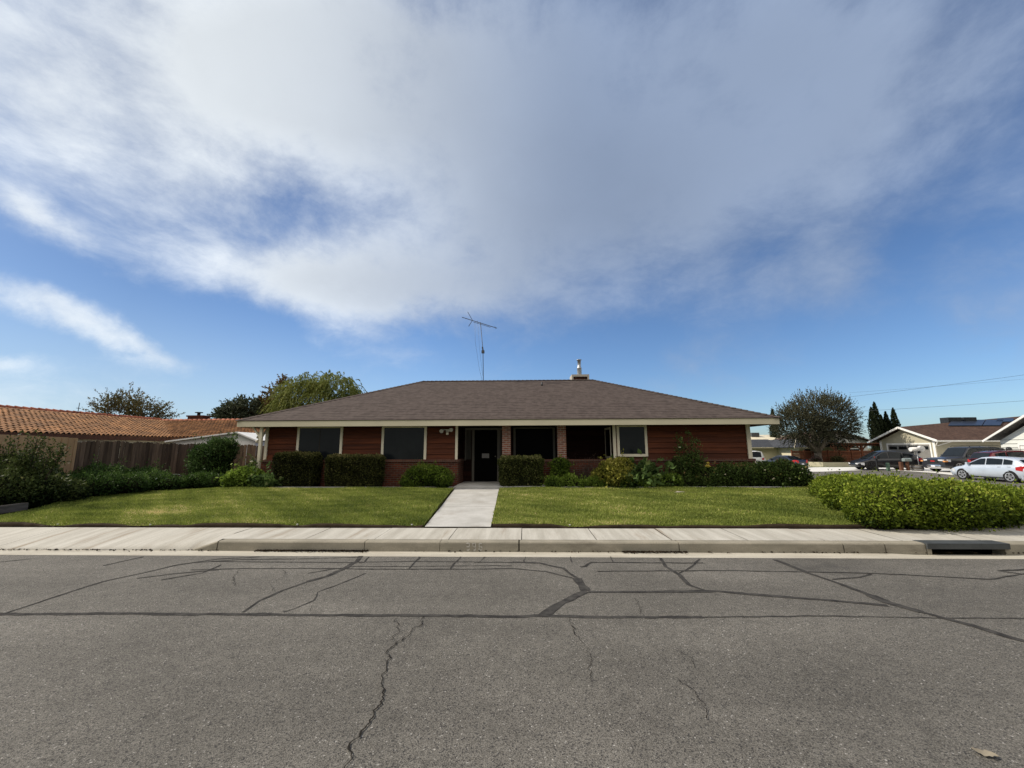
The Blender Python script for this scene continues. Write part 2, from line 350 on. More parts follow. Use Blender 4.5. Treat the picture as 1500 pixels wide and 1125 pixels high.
LM['hydra'] = leafmat('leaf_broad', (.025,.050,.014), (.120,.185,.055), (.30,.32,.14))
LM['grey'] = leafmat('leaf_grey_green', (.030,.040,.022), (.075,.092,.055), (.12,.13,.085))
LM['willow'] = leafmat('leaf_willow', (.055,.078,.015), (.22,.25,.06), (.34,.35,.13), .35)
LM['autumn'] = leafmat('leaf_autumn', (.055,.038,.018), (.19,.125,.045), (.24,.20,.07), .35)
LM['carob'] = leafmat('leaf_carob', (.026,.028,.016), (.105,.104,.062), (.17,.16,.10), .2)
LM['cypress'] = leafmat('leaf_cypress', (.008,.014,.007), (.030,.042,.019), (.05,.06,.03), .12)
LM['sparse'] = leafmat('leaf_sparse_tree', (.045,.042,.018), (.13,.12,.05), (.20,.15,.07), .3)
LM['bare'] = leafmat('leaf_bare_twig', (.045,.030,.028), (.095,.065,.058), (.13,.09,.08), .1)
TAR = [(0.06,[(-5.46,4.24),(-5.21,4.21),(-4.2,4.25),(-2.82,4.26),(-1.8,4.26),(-0.97,4.27),(-0.13,4.26),(0.2,4.29),(0.69,4.27),(1.7,4.29)]),(0.022,[(1.7,4.29),(2.83,4.34),(3.77,4.32),(4.71,4.32),(5.01,4.31)]),(0.035,[(-5.18,4.19),(-5.21,4.66),(-5.22,5.22),(-5.03,5.62),(-4.92,5.98),(-4.57,6.29),(-4.03,6.42)]),(0.03,[(-2.82,4.31),(-2.86,4.63),(-2.79,4.96),(-2.68,5.27)]),(0.08,[(-2.68,5.27),(-2.54,5.5),(-2.47,5.85),(-2.45,6.2),(-2.5,6.52)]),(0.018,[(-2.41,4.32),(-2.27,4.64),(-2.37,4.91),(-2.23,5.21),(-2.1,5.63)]),(0.03,[(-4.52,5.74),(-3.9,5.8),(-2.99,5.84),(-2.03,5.81),(-0.64,5.84),(-0.18,5.88),(0.27,5.74),(0.64,5.42)]),(0.025,[(-4.57,6.16),(-3.84,6.14),(-2.65,6.14),(-1.68,6.21),(-0.19,6.18)]),(0.02,[(-2.86,5.61),(-2.67,5.77),(-2.36,5.94),(-1.6,5.95),(-0.66,6.0),(-0.19,6.01)]),(0.05,[(-0.19,6.2),(0.2,6.15),(0.51,5.9),(0.64,5.46)]),(0.11,[(0.64,5.46),(0.67,5.2),(0.68,5.0)]),(0.09,[(0.68,4.99),(0.39,4.65),(0.16,4.28)]),(0.06,[(0.71,4.97),(1.39,4.98),(2.16,5.02),(2.49,4.93),(3.13,4.78),(3.71,4.62)]),(0.05,[(2.0,6.46),(1.92,6.01),(1.97,5.63),(1.94,5.23),(2.05,5.03)]),(0.025,[(2.55,6.41),(2.22,5.93),(1.99,5.7)]),(0.06,[(3.62,6.39),(3.66,5.73),(3.75,5.32),(3.78,4.92)]),(0.1,[(3.78,4.92),(3.79,4.72),(3.89,4.45)]),(0.06,[(3.89,4.45),(4.05,4.14),(4.12,3.93),(4.17,3.81)]),(0.025,[(0.93,6.2),(2.22,6.19),(2.51,6.19)]),(0.025,[(0.95,5.76),(2.53,5.83),(3.83,5.78),(4.49,5.74),(5.01,5.65),(5.69,5.51),(6.53,5.81)]),(0.03,[(4.43,5.71),(4.18,5.57),(3.78,5.48)]),(0.04,[(6.71,5.97),(6.18,5.88),(6.39,5.69)]),(0.02,[(-5.94,5.91),(-5.81,6.39)]),(0.02,[(-7.65,6.07),(-7.4,6.25)]),(0.02,[(-4.92,5.36),(-4.58,5.58),(-4.15,5.74)]),(0.02,[(-4.55,5.3),(-4.26,5.59),(-4.29,5.99)]),(0.02,[(-4.94,5.89),(-4.8,6.07),(-4.23,6.26),(-3.24,6.32),(-2.47,6.44)]),(0.03,[(0.93,6.2),(0.82,5.99),(0.75,5.96)]),(0.018,[(-2.36,6.45),(-2.32,6.15),(-2.38,6.11)]),(0.018,[(-1.59,6.46),(-1.59,6.16),(-1.58,5.85)]),(0.018,[(-0.97,6.47),(-1.0,6.17),(-1.02,5.86)]),(0.018,[(-0.61,6.47),(-0.66,6.17),(-0.73,6.14)]),(0.016,[(0.0,6.48),(-0.02,6.17)]),(0.016,[(0.67,6.5),(0.66,6.18)]),(0.016,[(1.28,6.51),(1.24,6.19)])]
CRACK = [(0.016,[(-0.99,4.24),(-0.98,4.06),(-1.08,3.66),(-1.12,3.54),(-1.06,3.44),(-1.03,3.2),(-0.96,3.03),(-0.93,2.84),(-0.93,2.68),(-0.96,2.51),(-0.92,2.34),(-0.88,2.23)]),(0.008,[(-1.25,4.2),(-1.14,3.92),(-1.14,3.75),(-1.06,3.66)]),(0.009,[(0.42,4.23),(0.43,3.88),(0.49,3.7),(0.5,3.47),(0.48,3.28),(0.43,3.16)]),(0.007,[(1.2,3.62),(1.28,3.49),(1.24,3.34)]),(0.007,[(1.07,3.22),(1.13,3.04),(1.09,2.76)]),(0.008,[(1.18,4.79),(1.13,4.35)]),(0.008,[(-3.87,5.75),(-3.7,5.38),(-3.43,5.06)]),(0.008,[(-2.88,4.9),(-3.08,5.19),(-3.09,5.53),(-3.27,5.76)]),(0.006,[(-2.18,4.32),(-2.2,4.5)])]
CLOUDS = [(-0.706,0.682,0.479,0.189,0.352,1.0),(0.068,0.78,0.773,0.264,-0.046,0.95),(-0.472,0.373,0.247,0.101,0.153,0.75),(-0.151,0.373,0.442,0.118,0.036,0.75),(-0.01,0.57,0.359,0.154,-0.011,0.55),(0.396,0.514,0.417,0.164,-0.055,0.6),(0.677,0.365,0.134,0.101,0.075,0.5),(-0.905,0.217,0.103,0.03,-0.131,0.8),(-0.775,0.178,0.131,0.025,-0.11,0.75),(-0.93,0.355,0.072,0.029,-0.336,0.7),(-0.925,0.126,0.034,0.015,0.149,0.5),(0.744,0.687,0.334,0.118,-0.437,0.42),(0.87,0.237,0.085,0.157,-0.285,0.42),(0.43,0.197,0.137,0.048,-0.098,0.45),(-0.52,0.516,0.159,0.078,0.221,-0.14),(-0.719,0.51,0.139,0.08,0.333,0.22),(-0.868,0.095,0.152,0.034,0.098,0.3),(-0.974,0.511,0.091,0.107,0.527,0.3),(-0.375,0.753,0.256,0.162,0.173,0.3),(0.75,0.528,0.161,0.101,-0.086,0.32),(0.557,0.315,0.272,0.082,-0.193,0.28),(-0.69,0.237,0.131,0.066,0.17,-0.3)]
SUN_E = 4.7
SKYMUL = (.73,.93,1.19)
BACK_FILL = (13.0,12.2,10.8)  # colour of the bright cloud added behind the camera for fill
# ------------------------------------------------------------------ foliage
def unit(a): return a / np.maximum(np.linalg.norm(a, axis=1, keepdims=True), 1e-6)
def leaves(name, m, parent, P, D, size, aspect, tint, loc=None, cup=.0):
    """one four-cornered leaf per point: P centre, D leaf axis direction"""
    n = len(P)
    size = size * rng.uniform(.65, 1.35, (n, 1)); D = unit(D)
    B = unit(np.cross(D, rng.normal(size=(n, 3))))
    a = P - D*size*.5; c = P + D*size*.5; b = P + B*size*aspect*.5 - D*size*.06; d = P - B*size*aspect*.5 - D*size*.06
    V = np.stack([a, b, c, d], 1).reshape(-1, 3).astype(np.float32)
    me = bpy.data.meshes.new(name); me.vertices.add(4*n); me.vertices.foreach_set('co', V.ravel())
    me.loops.add(4*n); me.loops.foreach_set('vertex_index', np.arange(4*n, dtype=np.int32))
    me.polygons.add(n); me.polygons.foreach_set('loop_start', np.arange(0, 4*n, 4, dtype=np.int32)); me.polygons.foreach_set('loop_total', np.full(n, 4, np.int32))
    at = me.attributes.new('tint', 'FLOAT', 'FACE'); at.data.foreach_set('value', np.clip(tint, 0, 1).astype(np.float32))
    me.update(calc_edges=True); me.validate()
    return link_mesh(name, me, m, parent, loc)

def lump(P, f=1.7, seed=0.0):
    return (np.sin(P[:,0]*f*2.1+seed)*np.cos(P[:,1]*f*2.7+seed*1.3) + np.sin(P[:,2]*f*3.1+P[:,0]*f*1.3+seed*.7) + .7*np.sin(P[:,0]*f*5.3+P[:,1]*f*4.7+seed*2))/2.7

def ell_points(ells, n, inner=.72, zmin=None, rough=.10, seed=0.0, lf=1.7):
    """points in the outer shell of a union of ellipsoids"""
    E = np.array(ells, float); area = (E[:,3]*E[:,4]+E[:,3]*E[:,5]+E[:,4]*E[:,5]); pr = area/area.sum()
    out = []; nor = []; tot = 0
    while tot < n:
        k = rng.choice(len(E), n*2, p=pr); e = E[k]; d = unit(rng.normal(size=(n*2, 3)))
        r = rng.uniform(inner**2, 1, (n*2, 1))**.5
        P = e[:, :3] + d*e[:, 3:6]*r; Nn = unit(d/e[:, 3:6])
        P += Nn * (rough * e[:, 3:6].min(1) * (lump(P, lf, seed) + rng.normal(0, .35, n*2)))[:, None]
        ok = np.ones(len(P), bool)
        for j, q in enumerate(E):
            ins = (((P - q[:3]) / q[3:6])**2).sum(1) < (inner*.95)**2
            ok &= ~(ins & (k != j))
        if zmin is not None: ok &= P[:, 2] > zmin
        out.append(P[ok]); nor.append(Nn[ok]); tot += ok.sum()
    return np.concatenate(out)[:n], np.concatenate(nor)[:n]

def core_mesh(ells, parent, f=.72, zmin=None, name='branch_core', m='core'):
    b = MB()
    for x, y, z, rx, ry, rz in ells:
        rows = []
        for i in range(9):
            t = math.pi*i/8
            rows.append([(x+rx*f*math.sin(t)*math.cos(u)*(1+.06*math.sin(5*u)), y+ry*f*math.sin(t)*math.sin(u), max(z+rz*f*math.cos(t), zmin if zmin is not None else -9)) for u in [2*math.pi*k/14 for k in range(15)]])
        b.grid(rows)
    return b.build(name, M[m], parent, uv=False)  # solid dark filler, its colour standing in for shade between the leaves

def shrub(name, label, cat, base, ells, n, size, mat, aspect=.55, group=None, up=.45, inner=.74, rough=.12, core=.74, zmin=None, name_leaf='foliage', seed=None, tintb=.0):
    """ells in world metres"""
    root = empty(name, base); tag(root, label, cat, group)
    b = np.array(base); seed = random.random()*9 if seed is None else seed
    zmin = base[2] if zmin is None else zmin
    P, Nn = ell_points(ells, int(n*1.35), inner, zmin, rough, seed)
    keep = lump(P, 2.9, seed+4) + .5*lump(P, 6.5, seed) + rng.normal(0,.35,len(P)) > -.48; P, Nn = P[keep], Nn[keep]; n = len(P)
    D = Nn*.55 + rng.normal(0, .75, P.shape); D[:, 2] += up
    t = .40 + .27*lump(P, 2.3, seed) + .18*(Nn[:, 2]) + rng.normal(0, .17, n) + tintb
    k = min(len(P), max(24, n//170)); ii = rng.choice(len(P), k, replace=False); d2 = Nn[ii]*.8 + rng.normal(0,.35,(k,3)); d2[:,2] += up
    P2, D2 = twigs(P[ii], d2, size*3.4, 9, .3); P = np.concatenate([P, P2]); D = np.concatenate([D, D2]); t = np.concatenate([t, rng.normal(.55,.2,len(P2))]); q2 = P[:,2] > zmin; P, D, t = P[q2], D[q2], t[q2]
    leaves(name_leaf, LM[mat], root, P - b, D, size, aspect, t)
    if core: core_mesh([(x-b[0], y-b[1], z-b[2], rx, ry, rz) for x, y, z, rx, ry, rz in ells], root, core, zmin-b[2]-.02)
    return root

def hedge(name, label, base, bx, n, size, mat, group=None, rough=.03, taper=.06, tintb=0.0):
    """clipped box hedge: bx = x0,x1,y0,y1,z0,z1"""
    x0, x1, y0, y1, z0, z1 = bx; root = empty(name, base); tag(root, label, 'hedge', group)
    w = np.array([(x1-x0)*(z1-z0), (x1-x0)*(z1-z0)*.4, (y1-y0)*(z1-z0), (y1-y0)*(z1-z0), (x1-x0)*(y1-y0)*1.5]); k = rng.choice(5, n, p=w/w.sum())
    U = rng.uniform(0, 1, (n, 3)); Nn = np.zeros((n, 3))
    for f, (ax, v, s) in enumerate(((1,0,-1),(1,1,1),(0,0,-1),(0,1,1),(2,1,1))):
        q = k == f; U[q, ax] = v; Nn[q, ax] = s
    # round the box edges
    C = U*2-1; r = .16; P = np.array([x0,y0,z0]) + U*np.array([x1-x0,y1-y0,z1-z0])
    ctr = np.array([(x0+x1)/2,(y0+y1)/2,(z0+z1)/2]); half = np.array([(x1-x0)/2,(y1-y0)/2,(z1-z0)/2])
    L = P-ctr; inner = np.clip(L, -(half-r), half-r); dv = L-inner; ln = np.linalg.norm(dv, axis=1, keepdims=True); dv = dv*np.minimum(1, r/np.maximum(ln,1e-6)); P = ctr+inner+dv
    h = (P[:,2]-z0)/(z1-z0); P[:,0] = ctr[0] + (P[:,0]-ctr[0])*(1+taper*(h-.6)); P[:,1] = ctr[1]+(P[:,1]-ctr[1])*(1+taper*(h-.6))
    P += Nn*(rough*lump(P, 3.0, x0)[:,None] + rng.normal(0, rough*.7, (n,1)))
    P[:,2] = np.maximum(P[:,2], z0+.01)
    D = Nn*.5 + rng.normal(0, .7, P.shape); D[:,2] += .3
    t = .36 + .2*lump(P, 3.2, x0) + .34*Nn[:,2]*(U[:,2]>.9) + .16*np.clip((U[:,2]-.8)/.2,0,1) + rng.normal(0, .24, n) + tintb  # top and upper fringe tinted lighter, painting in light from above
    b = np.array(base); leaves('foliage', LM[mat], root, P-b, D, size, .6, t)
    i = .07; MB().box(x0+i-b[0], x1-i-b[0], y0+i-b[1], y1-i-b[1], z0-b[2], z1-i-b[2]).build('branch_core', M['core'], root, uv=False)  # dark box filler painting the inner shade of the hedge
    return root

def twigs(starts, dirs, length, nl, spread=.35, droop=0.0):
    """leaf points strung along short twigs"""
    n = len(starts); T = rng.uniform(.05, 1, (n, nl)); ln = length*rng.uniform(.6, 1.3, (n, 1)); d = unit(dirs)
    P = starts[:, None, :] + d[:, None, :]*(T*ln)[:, :, None]; P[:, :, 2] -= droop*(T**2)*ln
    D = d[:, None, :] + rng.normal(0, spread*2, P.shape); D[:, :, 2] -= droop*.8
    P += rng.normal(0, spread*.12, P.shape)
    return P.reshape(-1, 3), D.reshape(-1, 3)

def limbs(base, fork, targets, r0, r1=.02, n=8, wob=.06):
    b = MB(); base = Vector(base); fork = Vector(fork)
    b.tube([base, base.lerp(fork, .12), base.lerp(fork, .55), fork], [r0*1.45, r0*1.08, r0*.92, r0*.85], n)
    for t in targets:
        t = Vector(t); L = (t-fork).length; mid = fork.lerp(t, .45) + Vector((random.uniform(-1,1), random.uniform(-1,1), random.uniform(-.2,.8)))*L*wob*2
        ra = r0*random.uniform(.4, .62); st = fork - (fork-base).normalized()*r0*.6
        b.tube([st, fork.lerp(mid, .5), mid, mid.lerp(t, .5) + Vector((random.uniform(-1,1),random.uniform(-1,1),random.uniform(-1,1)))*L*wob*.6, t], [ra, ra*.9, ra*.7, ra*.45, r1], max(5, n-2))
    return b

def tree(name, label, base, fork, ells, mat, nt_, nl, tl, size, r0, cat='tree', aspect=.45, droop=0.0, up=.35, inner=.35, nlimb=9, group=None, rough=.15, spread=.35, bark='bark', outward=.8, tintb=0.0):
    root = empty(name, base); tag(root, label, cat, group); b = np.array(base)
    seed = random.random()*9
    S_, Nn = ell_points(ells, nt_, inner, None, rough, seed, .6)
    keep = lump(S_, .55, seed+2) + rng.normal(0, .25, len(S_)) > -.55
    S_, Nn = S_[keep], Nn[keep]
    d = Nn*outward + rng.normal(0, .5, S_.shape); d[:, 2] += up
    P, D = twigs(S_, d, tl, nl, spread, droop)
    t = .42 + np.repeat(.25*lump(S_, .9, seed) + .22*Nn[:, 2] + rng.normal(0, .08, len(S_)), nl) + rng.normal(0, .14, len(P)) + tintb
    idx = rng.choice(len(S_), min(nlimb, len(S_)), replace=False)
    tg = [tuple(S_[i]*.85 + np.array(fork)*.15 - b) for i in idx]
    limbs((0,0,0), tuple(np.array(fork)-b), tg, r0).build('trunk', M[bark], root, uv=False)
    leaves('crown', LM[mat], root, P-b, D, size, aspect, t)
    return root

# ------------------------------------------------------------------ the setting
def struct(o): o['kind'] = 'structure'; return o
KY = 6.78      # kerb face
# far ground: one sheet to the horizon, carried by the same terrain function
xs = [-2500,-900,-350,-150,-90] + list(range(-60,101,4)) + [150,350,900,2500]; ys = [-2500,-600,-150,-60,-30,-12,-4,0,4,6.6] + list(range(9,101,3)) + [140,250,600,2500]
b = MB(); b.grid([[(x, y, G(x,y)-.07) for x in xs] for y in ys]); struct(b.build('ground', M['ground'], uv=False))
# front street
b = MB(); b.grid([[(x, y, G(x,y) if x < 10 else min(0, G(x,y))) for x in list(range(-60,10,5))+list(range(10,62,2))] for y in (-14,-10,-6,-2,2,4,6.53)], False); struct(b.build('road', M['asphalt'], uv=False))
# side street beyond the corner
sx = [10.6,11.5,12.5,13.5,14.4,15.2,16,17,18,19,20,21,22,23,24,25,26,27,28,29,30,31]; sy = [6.53]+[8+1.5*i for i in range(20)]+[37.4]
b = MB(); b.grid([[(x, y, G(x,y)+.004) for x in sx] for y in sy], True); struct(b.build('side_street', M['asphalt'], uv=False))
# gutter pan and kerb
def strip(y0, z0, y1, z1, xa): return [[(x, y0, z0(x) if callable(z0) else z0) for x in xa], [(x, y1, z1(x) if callable(z1) else z1) for x in xa]]
GX = [-40,-20,-12,-8,-5,-2,1,4,5.6,6.0,6.3,7.1,7.4,7.8,9,10.5]
def gz(x): return .006 - .025*ss(5.5,6.2,x)*(1-ss(7.2,7.9,x))
b = MB(); b.grid(strip(6.5, .005, KY+.03, gz, GX)); b.grid(strip(6.44, -.02, 6.5, .005, GX)); struct(b.build('gutter', M['gutter'], uv=False))
def kerb_run(segs, b):
    for xa, xb, h0, h1 in segs:
        n = max(2, int(abs(xb-xa)/.4)); X = [xa+(xb-xa)*i/n for i in range(n+1)]
        prof = lambda x, h: [(x, KY-.012, -.05), (x, KY, h*.55), (x, KY+.006, h-.02), (x, KY+.02, h-.004), (x, KY+.045, h), (x, KY+.165, h+.002)]
        H = [h0+(h1-h0)*i/n for i in range(n+1)]
        rows = [prof(x+.0, h+.002*math.sin(x*7)) for x, h in zip(X, H)]
        b.grid(rows, False); b.face(rows[0][::-1]); b.face(rows[-1])
b = MB(); J = .006
kerb_run([(-5.38,-4.97,.02,.15),(-4.95,-2.57,.15,.15),(-2.56,-1.36,.15,.15),(-1.352,-.11,.15,.15),(-.09,2.39,.15,.15),(2.402,4.895,.15,.15),(4.91,5.52,.15,.15),(5.535,6.13,.15,.152),(7.36,7.95,.152,.15),(7.965,9.9,.15,.15),(9.915,10.5,.15,.15)], b)
struct(b.build('kerb', M['kerb'], uv=False))
# sidewalk slabs (joints are real gaps over soil)
b = MB(); JX = [-5.1,-3.62,-2.47,-1.25,-.06,1.15,2.35,3.55,4.75,5.95,7.2,8.45,9.7,10.5]
for xa, xb in zip(JX[:-1], JX[1:]):
    g = .006; y1 = lambda x: 7.85 + .5*ss(6.6, 9.2, x)
    n = 4; X = [xa+g+(xb-xa-2*g)*i/n for i in range(n+1)]
    b.grid([[(x, KY+.171, .1525) for x in X], [(x, KY+.6, .158+.003*math.sin(xa*9)) for x in X], [(x, y1(x), .166+.003*math.sin(xa*9)) for x in X]], False)
struct(b.build('sidewalk', M['walk'], uv=False))
# kerb return round the corner, then along the side street
CP = [(10.5+4*math.sin(t), 10.78-4*math.cos(t), math.sin(t), -math.cos(t)) for t in [math.pi/2*i/14 for i in range(15)]] + [(14.5, 10.78+1.6*i, 1.0, 0.0) for i in range(1,17)]
def swept(prof): return [[(x-nx*o, y-ny*o, G(x,y)+z) for x, y, nx, ny in CP] for o, z in prof]
b = MB(); b.grid(swept([(-.012,-.08),(0,.08),(.006,.13),(.02,.146),(.045,.15),(.165,.152)]), True); struct(b.build('kerb', M['kerb'], uv=False))
b = MB(); b.grid(swept([(-.34,-.02),(-.28,.012),(.03,.008)]), True); struct(b.build('gutter', M['gutter'], uv=False))
b = MB(); b.grid(swept([(.171,.1525),(.6,.158),(1.2,.166),(1.22,.05)]), True); struct(b.build('sidewalk', M['walk'], uv=False))
b = MB()                                             # dropped kerb and apron at the left
hk = lambda x: .02+.13*min(1,max(0,(x+5.38)/.41))
for xa, xb in ((-40,-22),(-21.99,-14),(-13.99,-8.76),(-8.75,-5.45),(-5.45,-5.11)):
    n = 6; X = [xa+(xb-xa)*i/n for i in range(n+1)]
    top = lambda x: .155*ss(-5.5,-5.0,x)
    b.grid([[(x, KY+.002, -.02) for x in X], [(x, KY+.003, hk(x)-.03 if x > -5.40 else .018) for x in X], [(x, KY+.17, max(.045+.05*ss(-7,-5.4,x), hk(x)-.001)) for x in X], [(x, 7.4, .11+.048*ss(-6.6,-5.1,x)) for x in X], [(x, 7.86, .162) for x in X]], True)
struct(b.build('driveway_apron', M['walk'], uv=False))
# front walkway
b = MB(); w0 = [(-1.86,7.86),(-.635,7.86)]; w1 = [(-2.31,13.93),(-.855,13.93)]
def wpt(s, t): return tuple(np.array(w0[s])*(1-t)+np.array(w1[s])*t)
for ta, tb in ((0,.39),(.392,.78),(.782,1.0)):
    q = [wpt(0,ta)+(lawn_z(wpt(0,ta)[1])-.04,), wpt(1,ta)+(lawn_z(wpt(1,ta)[1])-.04,), wpt(1,tb)+(lawn_z(wpt(1,tb)[1])-.04,), wpt(0,tb)+(lawn_z(wpt(0,tb)[1])-.04,)]
    n = 5; b.grid([[tuple(np.array(q[0])*(1-i/n)+np.array(q[1])*i/n) for i in range(n+1)], [tuple(np.array(q[3])*(1-i/n)+np.array(q[2])*i/n) for i in range(n+1)]], False)
struct(b.build('walkway', M['path'], uv=False))
# garden soil under lawn, beds and shrubs
b = MB(); gx = list(np.arange(-30, 13.5, 1.0))+[13.5]; gy = [7.84,7.87,9,10,11,12,13,14,15,16.5,18,20,24,30]
b.grid([[(x, y, (lawn_z(y)-.075 if y > 7.86 else .10) - .25*ss(10.3,13.5,x)*ss(8,12,y)*1.3 - .18*ss(-13,-18,x)) for x in gx] for y in gy]); struct(b.build('garden_soil', M['soil'], uv=False))

def poly_x(pts, y):
    for (xa, ya), (xb, yb) in zip(pts[:-1], pts[1:]):
        if ya <= y <= yb: return xa+(xb-xa)*(y-ya)/(yb-ya+1e-9)
    return pts[-1][0]
LL = [(-11.6,7.8),(-11.0,8.4),(-11.35,9.4),(-12.0,10.6),(-12.25,11.8),(-11.9,12.8),(-10.9,13.5),(-10.2,13.9)]
LR = [(-1.9,7.8),(-2.36,13.9)]
RL = [(-.60,7.8),(-.82,13.9)]
RR = [(6.3,7.8),(7.0,8.6),(8.0,10.6),(9.0,12.4),(9.9,13.9)]
def edge_dip(x):
    d = 0
    for c, w, k in ((-9.0,.35,.05),(-7.35,.3,.05),(-6.4,.15,.02),(-4.3,.3,.045),(-2.1,.25,.03),(.9,.35,.05),(2.6,.25,.025),(4.0,.4,.03),(.2,.2,.02)): d += k*math.exp(-((x-c)/w)**2)
    return d
def lawn_h(x, y):
    return lawn_z(y) + .012*math.sin(x*1.3+y)+.008*math.sin(x*3.1-y*2.3) - edge_dip(x)*(1-ss(7.9,8.25,y)) - .05*math.exp(-((x-4.55)**2/.10+(y-12.75)**2/.03))
def ey(x): return .022*mnoise.noise((x*1.9,0,0))+.014*mnoise.noise((x*7,3,0))
def lawn(left, right, label):
    rows = []; Y = [7.875,7.93,8.0,8.1]+list(np.arange(8.25,13.6,.25))+[13.8]
    def ln(y, dz=0.0, k=160): xa, xb = poly_x(left,y), poly_x(right,y); return [(xa+(xb-xa)*i/k, y, lawn_h(xa+(xb-xa)*i/k,y)+dz) for i in range(k+1)]
    rows = [[(x,7.905+ey(x),z) for x,_,z in ln(7.9)]] + [ln(y) for y in Y if y > 7.97]
    rows = [[(r[0][0], r[0][1], r[0][2]-.09)] + r + [(r[-1][0], r[-1][1], r[-1][2]-.09)] for r in rows]
    bb = MB(); bb.grid(rows)
    e_ = MB(); e_.grid([[(x,7.885+ey(x)+.012*mnoise.noise((x*23,9,0)),.11) for x,_,_ in ln(7.9)], [(x,7.872+ey(x)+.012*mnoise.noise((x*19,5,0)),.19) for x,_,_ in ln(7.9)], [(x,7.880+ey(x),z-.010) for x,_,z in ln(7.9)], [(x,7.912+ey(x),z+.001) for x,_,z in ln(7.9)]]); struct(e_.build('lawn_edge', M['soil'], uv=False))
    return struct(bb.build('lawn', M['lawn'], uv=False))
lawn(LL, LR, ''); lawn(RL, RR, '')
# grass blades
def grass(n):
    P = []
    while len(P) < n:
        y = 7.86 + 5.98*random.random()**1.25
        if random.random() < .55: xa, xb = poly_x(LL,y), poly_x(LR,y)
        else: xa, xb = poly_x(RL,y), poly_x(RR,y)
        x = random.uniform(xa-.03*random.random(), xb+.03*random.random())
        if y < 7.905+ey(x): continue
        P.append((x, y, lawn_h(x,y)))
    P = np.array(P); n = len(P)
    Q0 = P.copy(); Q0[:,2] = 0; h = rng.uniform(.022,.05,(n,1))*(1+.45*np.clip(lump(Q0,1.3,7.0)+.3*lump(Q0,4.1,2.0),-.6,1))[:,None]*(1-.35*(P[:,1:2]<7.95)); lean = rng.normal(0,.5,(n,3)); lean[:,2] = 1.0; lean = unit(lean); edge = (P[:,1]<7.93); lean[edge,1] += .15; lean = unit(lean)
    sd = unit(np.cross(lean, rng.normal(size=(n,3)))); w = .008
    V = np.stack([P-sd*w, P+sd*w, P+lean*h], 1).reshape(-1,3).astype(np.float32)
    me = bpy.data.meshes.new('grass'); me.vertices.add(3*n); me.vertices.foreach_set('co', V.ravel()); me.loops.add(3*n); me.loops.foreach_set('vertex_index', np.arange(3*n,dtype=np.int32))
    me.polygons.add(n); me.polygons.foreach_set('loop_start', np.arange(0,3*n,3,dtype=np.int32)); me.polygons.foreach_set('loop_total', np.full(n,3,np.int32))
    mow = .07*np.sin(P[:,1]*8.5+.9*np.sin(P[:,0]*.9)+.5*np.sin(P[:,0]*2.3)); Q = P.copy(); Q[:,2] = 0
    pt = .5*lump(Q, .55, 1.0) + .35*lump(Q, 1.9, 4.0)
    t = .40 + .60*pt + mow + rng.normal(0,.19,n) + .15*np.exp(-((P[:,1]-8.0)/.12)**2) + .25*np.exp(-((P[:,0]+8.5)**2/2+(P[:,1]-9.3)**2/.1)) + .2*np.exp(-((P[:,0]-6.2)**2/2+(P[:,1]-12.3)**2/.12))
    at = me.attributes.new('tint','FLOAT','FACE'); at.data.foreach_set('value', np.clip(t,0,1).astype(np.float32)); me.update(calc_edges=True)
    return link_mesh('grass', me, M['grass'])
# silt and leaf litter lying in the gutter
nl_ = 1500; sel = rng.choice(4, nl_, p=[.55,.25,.12,.08]); lx = np.choose(sel, [rng.uniform(-4.3,-2.5,nl_), rng.uniform(1.5,2.5,nl_), rng.uniform(-9,-4.9,nl_), rng.uniform(-2,8,nl_)])
lp = np.stack([lx, KY-.012-np.abs(rng.normal(0,.035,nl_)), np.full(nl_,.022)], 1); ld = rng.normal(0,1,(nl_,3)); ld[:,2] *= .15
lt = leaves('gutter_litter', pmat('gutter_litter', (.045,.032,.02), (.02,.016,.012), 9, .95, .05), None, lp, ld, .035, .6, np.full(nl_,.5)); tag(lt, 'dark leaf litter and silt lying in the gutter against the kerb', 'leaf litter', kind='stuff')
g_ = grass(260000); tag(g_, 'short mown grass of the front lawn', 'grass', kind='stuff')
# planting-bed edging
b = MB()
for xa, xb in ((-10.25,-7.4),(-7.39,-4.9),(-4.89,-2.33)): b.box(xa,xb,13.85,13.97,.2,.372)
struct(b.build('bed_edging', M['path'], uv=False))
b = MB()
for xa, xb in ((-.84,1.6),(1.61,4.2),(4.21,6.9),(6.91,9.7)): b.box(xa,xb,13.85,13.97,.2,.372)
struct(b.build('bed_edging', M['path'], uv=False))
